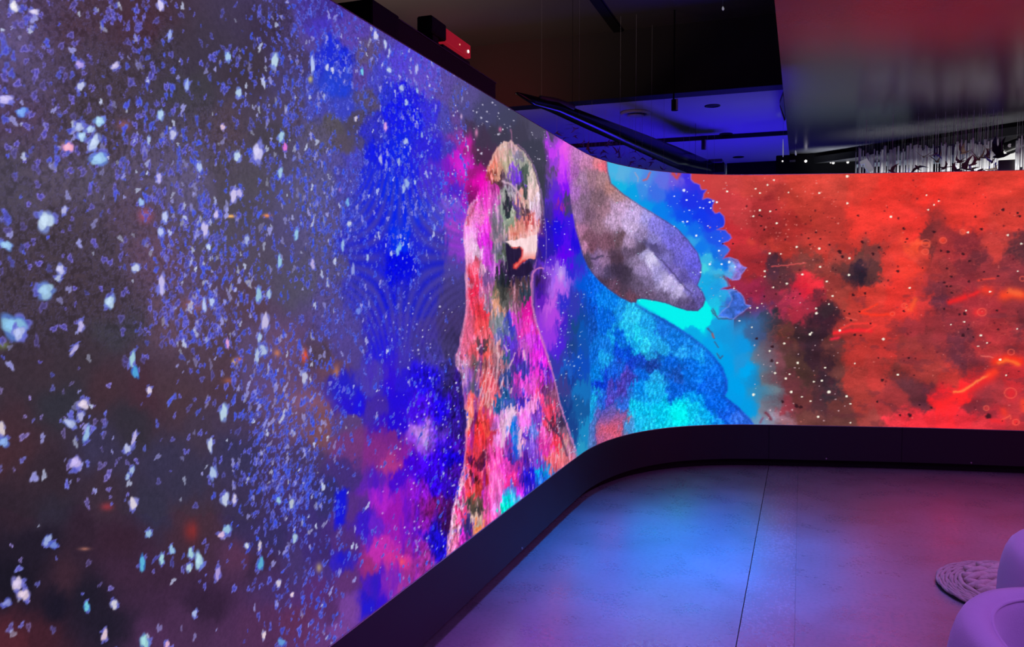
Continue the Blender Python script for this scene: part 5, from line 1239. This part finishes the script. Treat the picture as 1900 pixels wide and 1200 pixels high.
# ------------------------------------------------------------------ hanging rods and bird ornaments
M_ROD = material('clear_acrylic', (0.93, 0.94, 0.95), 0.12, spec=0.8, trans=0.2)
M_THREAD = material('thin_thread', (0.55, 0.55, 0.62), 0.4)
rng = random.Random(11)
thread_me = finish('thread', cyl_bm((0, 0, 0), (0, 0, 1), 0.0010, seg=5), M_THREAD).data
for o in [o for o in C.objects if o.name.startswith('thread')]:
    bpy.data.objects.remove(o)
rod_me = None
GR = 'clear acrylic rods hanging behind the red part of the screen'
us = []
u = 1588.0
while u < 1852:
    us.append(u)
    u += rng.choice([2.4, 3.2, 4.2, 5.4, 2.8, 6.5 if u < 1680 else 3.0])
us += [1886, 1890, 1895, 1899, 1905]
for k, u in enumerate(us):
    Y = 7.72 + rng.random() * 0.3
    p = at_y(u, 300, Y)
    if rod_me is None:
        bm = cyl_bm((0, 0, -0.26), (0, 0, 0), 0.0065, seg=10)
        o = finish('acrylic_rod', bm, M_ROD, smooth=True)
        rod_me = o
    else:
        o = rod_me.copy()
        C.objects.link(o)
    zt = 2.665 + rng.random() * 0.05 + 0.035 * min(1, max(0, (u - 1640) / 200))
    o.location = (p[0], Y, zt)
    wv = rng.choice([0.6, 0.8, 1.0, 1.3, 1.6])
    o.scale = (wv, wv, 1)
    t = bpy.data.objects.new('thread', thread_me)
    C.objects.link(t)
    t.parent = o
    t.scale = (0.5 / wv, 0.5 / wv, 2.9 - zt)
    tag(o, 'slim clear acrylic rod hanging in the row above the red part of the screen', 'rod', GR)
# fine threads, the white ornament
M_BIRD = material('brown_leather_bird', (0.34, 0.22, 0.15), 0.5, noise=(30, 0.5))
M_BIRD_D = material('black_bird', (0.01, 0.009, 0.009), 0.5)
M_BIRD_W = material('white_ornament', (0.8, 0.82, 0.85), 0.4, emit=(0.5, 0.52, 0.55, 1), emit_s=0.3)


def bird_bm(flap, spread):
    """small swallow: tapered body, two swept wings, forked tail"""
    bm = tube_bm([(0, -0.045, 0.004), (0, -0.035, 0.003), (0, -0.015, 0), (0, 0.012, -0.002), (0, 0.035, 0), (0, 0.05, 0.002)], lambda i: (0.002, 0.007, 0.0105, 0.0095, 0.0055, 0.002)[i], 8)
    for s in (-1, 1):
        pts = [(0.004, -0.022), (0.03, -0.034), (0.055, -0.02), (spread, 0.014), (0.045, 0.0), (0.022, 0.006), (0.004, 0.014)]
        top, bot = [], []
        for x, y in pts:
            z = flap * x + 5 * flap * x * x
            top.append(bm.verts.new((s * x, y, z + 0.0012)))
            bot.append(bm.verts.new((s * x, y, z - 0.0012)))
        n = len(pts)
        bm.faces.new(top)
        bm.faces.new(bot[::-1])
        for i in range(n):
            bm.faces.new((top[i], bot[i], bot[(i + 1) % n], top[(i + 1) % n]))
        t = [bm.verts.new(v) for v in ((0, 0.04, 0.001), (s * 0.006, 0.05, 0.001), (s * 0.016, 0.078, 0.002), (s * 0.003, 0.058, 0.001))]
        t2 = [bm.verts.new(v.co - Vector((0, 0, 0.0016))) for v in t]
        bm.faces.new(t)
        bm.faces.new(t2[::-1])
        for i in range(4):
            bm.faces.new((t[i], t2[i], t2[(i + 1) % 4], t[(i + 1) % 4]))
    return bm


kinds = [finish('bird_ornament', bird_bm(f, s), M_BIRD).data for f, s in ((0.5, 0.085), (1.1, 0.075), (-0.4, 0.08))]
for o in [o for o in C.objects if o.name.startswith('bird_ornament')]:
    bpy.data.objects.remove(o)
dark_me = kinds[1].copy()
dark_me.materials[0] = M_BIRD_D


NTH = ['first', 'second', 'third', 'fourth', 'fifth', 'sixth', 'seventh', 'eighth', 'ninth', 'tenth', 'eleventh', 'twelfth', 'thirteenth', 'fourteenth', 'fifteenth', 'sixteenth', 'seventeenth', 'eighteenth', 'nineteenth', 'twentieth',
       'twenty-first', 'twenty-second', 'twenty-third', 'twenty-fourth', 'twenty-fifth', 'twenty-sixth', 'twenty-seventh', 'twenty-eighth', 'twenty-ninth', 'thirtieth', 'thirty-first', 'thirty-second']


def hang_bird(u, v, Y, top, label, group=None, scale=1.0, me_=None):
    p = at_y(u, v, Y)
    o = bpy.data.objects.new('bird_ornament', me_ or kinds[rng.randrange(3)])
    C.objects.link(o)
    o.location = p
    o.rotation_euler = (rng.uniform(-0.5, 0.5), rng.uniform(-0.5, 0.5), rng.uniform(0, 6.28))
    o.scale = (scale,) * 3
    tag(o, label, 'bird ornament', group)
    t = bpy.data.objects.new('thread', thread_me)
    C.objects.link(t)
    M = Matrix.Translation(Vector(p)) @ Matrix.Diagonal((1, 1, top - p[2], 1))
    t.parent = o
    t.matrix_parent_inverse = o.matrix_basis.inverted()
    t.matrix_basis = M


left = [(1012, 222), (1008, 232), (1051, 235), (1066, 238), (1067, 252), (1033, 246), (1047, 256), (1084, 262), (1092, 277), (1082, 270), (1130, 268), (1139, 259), (1122, 281), (1149, 292), (1124, 291), (1112, 296), (1145, 283), (1179, 281), (1188, 276), (1173, 300), (1168, 309), (1191, 294), (1187, 307), (1212, 296), (1208, 301), (1150, 307), (1200, 314), (1231, 314), (1175, 292), (1128, 272), (1098, 284), (1104, 290)]
left.sort()
for k, (u, v) in enumerate(left):
    Y = 7.6 + rng.random() * 2.2
    if k in (20, 24):
        Y = 7.3
    hang_bird(u, v, Y, 3.94 if Y < 7.69 else 3.3, 'small brown bird ornament, %s from the left in the flock above the screen bend' % NTH[k], 'bird ornaments above the bend of the screen', 0.55 + rng.random() * 0.3)
right = [(1714, 291), (1735, 286), (1702, 311), (1739, 300), (1752, 312), (1768, 308), (1782, 300), (1792, 313), (1805, 305), (1818, 316), (1832, 277), (1858, 289), (1828, 292), (1848, 312), (1655, 318), (1790, 283), (1815, 296), (1775, 316), (1803, 315), (1841, 300)]
right.sort()
for k, (u, v) in enumerate(right):
    blk_ = u == 1858
    hang_bird(u, v, 7.34 + ((k * 3) % 7) * 0.052, 2.9, 'black bird ornament hanging in front of the glowing display box' if blk_ else 'brown bird ornament, %s from the left among the clear rods' % NTH[k], 'bird ornaments among the rods', 1.4 if blk_ else 0.7 + rng.random() * 0.25, dark_me if blk_ else None)
# loose threads with no ornament in view
th = [(1093, 250), (1106, 262), (1143, 262), (1151, 262), (1160, 270), (1233, 290), (1268, 305), (1279, 302), (1312, 310), (1325, 314), (1005, 110), (1075, 140)]
for k, (u, v) in enumerate(th):
    Y = 9.2 if v > 200 else 6.2
    p, q = at_y(u, v, Y), at_y(u, 330 if v > 200 else 215, Y)
    o = bpy.data.objects.new('hanging_thread', thread_me)
    C.objects.link(o)
    zt = 3.3 if v > 200 else 3.94
    o.location = (p[0], Y, q[2])
    o.scale = (1, 1, zt - q[2]) if v > 200 else (0.35, 0.35, zt - q[2])
    tag(o, 'fine pale loose thread, %s from the left against the blue ceiling' % NTH[k] if v > 200 else 'faint thread before the maroon beam, ' + ('left one' if k == 10 else 'right one'), 'thread', 'threads over the blue ceiling' if v > 200 else 'threads before the beam')
# white pieces
for (u0, v0, u1, v1, Y, zt, lb) in ((1453, 258, 1453, 291, 8.9, 3.3, 'short white rod hanging at the left edge of the lowered ceiling'), (1475, 251, 1475, 262, 8.6, 2.9, 'small white drop ornament under the lowered ceiling'), (1476, 279, 1477, 288, 8.7, 2.9, 'small white drop ornament just above the header box'), (1341, 12, 1342, 19, 6.0, 3.94, 'tiny bright bead hanging high before the black beam')):
    a, b = Vector(at_y(u0, v0, Y)), Vector(at_y(u1, v1, Y))
    r = 0.006 if v1 - v0 > 20 else 0.009
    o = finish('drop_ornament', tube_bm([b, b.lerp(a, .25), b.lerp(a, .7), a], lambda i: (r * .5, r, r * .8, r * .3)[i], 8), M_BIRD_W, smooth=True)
    o.location = (0, 0, 0)
    tag(o, lb, 'ornament')
    t = finish('thread', cyl_bm(a, (a.x, a.y, max(zt, a.z + 0.01)), 0.001, seg=5), M_THREAD, o)
wp = [(1606, 299), (1601, 303), (1610, 308), (1616, 318)]
W3 = [Vector(at_y(u, v, 7.5)) for u, v in wp]
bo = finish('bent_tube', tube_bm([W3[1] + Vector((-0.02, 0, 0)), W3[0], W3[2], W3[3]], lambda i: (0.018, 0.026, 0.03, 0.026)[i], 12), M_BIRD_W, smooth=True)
tag(bo, 'bent white tube hanging at the left end of the acrylic rods', 'ornament')
finish('thread', cyl_bm(W3[0], (W3[0].x, W3[0].y, 2.9), 0.0012, seg=5), M_THREAD, bo)

# ------------------------------------------------------------------ rug and seats
M_JUTE = material('jute_cord', (0.52, 0.44, 0.36), 0.85, noise=(40, 0.3), bump=(120, 0.5), spec=0.2)
M_JUTE2 = material('jute_rope', (0.60, 0.51, 0.41), 0.85, noise=(30, 0.3), bump=(90, 0.5), spec=0.2)
RC = Vector((1.06, 4.42, 0))
rug = empty('braided_rug', RC)
tag(rug, 'round braided jute rug on the concrete floor beyond the seats', 'rug')
finish('backing', lathe_bm([(0, 0.001), (0.395, 0.001), (0.402, 0.008), (0.395, 0.014), (0, 0.014)], 64), material('rug_backing', (0.02, 0.016, 0.014), 0.9), rug)
for j, r in enumerate((0.392, 0.372, 0.352, 0.332, 0.312)):
    n = int(r * 190)
    bm = bmesh.new()
    for ph in (0, math.pi):
        tube_bm([(math.cos(2 * math.pi * i / n) * (r + 0.005 * math.sin(ph + i * 0.9)), math.sin(2 * math.pi * i / n) * (r + 0.005 * math.sin(ph + i * 0.9)), 0.020 + 0.004 * math.cos(ph + i * 0.9)) for i in range(n)], 0.0075, 7, bm=bm, closed=True)
    finish('cord_ring', bm, M_JUTE, rug, True)
# thick ropes of the middle, laid side by side and tied in pairs
for j, y in enumerate((-0.225, -0.138, -0.048, 0.042, 0.13, 0.22)):
    L = math.sqrt(max(0.292 ** 2 - y * y, 0.001)) - 0.01
    bm = bmesh.new()
    n = 40
    for ph in (0, 2.1, 4.2):
        tube_bm([(-L + 2 * L * i / n, y + 0.020 * math.sin(ph + i * 0.42) + 0.016 * math.sin(i * 0.36 + j * 1.7), 0.036 + 0.014 * math.cos(ph + i * 0.42)) for i in range(n + 1)], lambda i: 0.0195 * (0.6 + 0.4 * min(1, i / 3, (n - i) / 3)), 8, bm=bm)
    finish('rope', bm, M_JUTE2, rug, True)
bm = tube_bm([(math.cos(2 * math.pi * i / 70) * 0.292, math.sin(2 * math.pi * i / 70) * 0.292, 0.027 + 0.003 * math.sin(i)) for i in range(70)], 0.012, 8, closed=True)
finish('inner_ring', bm, M_JUTE2, rug, True)

M_VELVET = material('pale_velvet', (0.60, 0.52, 0.62), 0.9, spec=0.15, sheen=0.6, bump=(220, 0.15), noise=(8, 0.06))
M_BASE = material('dark_chair_base', (0.02, 0.02, 0.02), 0.5)


def superprofile(w, h, n=20, e=0.62):
    return [(w / 2 * math.copysign(abs(math.cos(t)) ** e, math.cos(t)), h / 2 * math.copysign(abs(math.sin(t)) ** e, math.sin(t))) for t in [2 * math.pi * k / n for k in range(n)]]


def tub_chair(loc, rz, label):
    t = empty('tub_chair', loc, rz)
    tag(t, label, 'chair', 'pale velvet tub chairs')
    # wrap-around shell, open towards +x of the chair
    bm = bmesh.new()
    R, n = 0.275, 56
    a0, a1 = math.radians(52), math.radians(308)
    rings = []
    for i in range(n + 1):
        f = i / n
        a = a0 + (a1 - a0) * f
        endf = min(1, f / 0.07, (1 - f) / 0.07)
        endf = math.sqrt(max(0.0, 1 - (1 - endf) ** 2)) * 0.97 + 0.03
        hgt = 0.49 - 0.10 * (1 - math.sin(math.pi * f)) ** 1.2
        z0 = 0.10
        w_ = 0.125
        pr_ = superprofile(w_ * endf, hgt * (0.9 + 0.1 * endf), 24)
        rings.append([bm.verts.new(((R + u + 0.018 * math.cos(v / hgt * math.pi)) * math.cos(a), (R + u + 0.018 * math.cos(v / hgt * math.pi)) * math.sin(a), z0 + hgt / 2 + v)) for u, v in pr_])
    for A, B in zip(rings[:-1], rings[1:]):
        for k in range(24):
            bm.faces.new((A[k], A[(k + 1) % 24], B[(k + 1) % 24], B[k]))
    bm.faces.new(rings[0][::-1])
    bm.faces.new(rings[-1])
    finish('shell', bm, M_VELVET, t, True)
    # welt running round the outside below the rim
    pts = []
    for i in range(3, n - 2):
        f = i / n
        a = a0 + (a1 - a0) * f
        hgt = 0.49 - 0.10 * (1 - math.sin(math.pi * f)) ** 1.2
        rr = R - 0.036
        pts.append((rr * math.cos(a), rr * math.sin(a), 0.10 + hgt * 0.965))
    finish('welt', tube_bm(pts, 0.0055, 8), M_VELVET, t, True)
    pr_ = [(0, 0.0), (0.20, 0.0), (0.235, 0.02), (0.245, 0.07), (0.235, 0.13), (0.20, 0.155), (0.10, 0.168), (0, 0.17)]
    finish('seat_cushion', lathe_bm([(r, z + 0.20) for r, z in pr_], 48), M_VELVET, t, True)
    finish('base', lathe_bm([(0, 0.0), (0.24, 0.0), (0.24, 0.10), (0.24, 0.2), (0, 0.2)], 40), M_BASE, t)
    return t


c1 = at_z(2036, 1186, 0.56)
c2 = at_z(2083, 1044, 0.56)
tub_chair((c1[0], c1[1], 0), math.radians(-60), 'pale velvet tub chair cut off by the bottom right corner, nearer the visitor')
tub_chair((c2[0], c2[1] + 0.04, 0), math.radians(-40), 'pale velvet tub chair behind the nearer one, beside the braided rug')
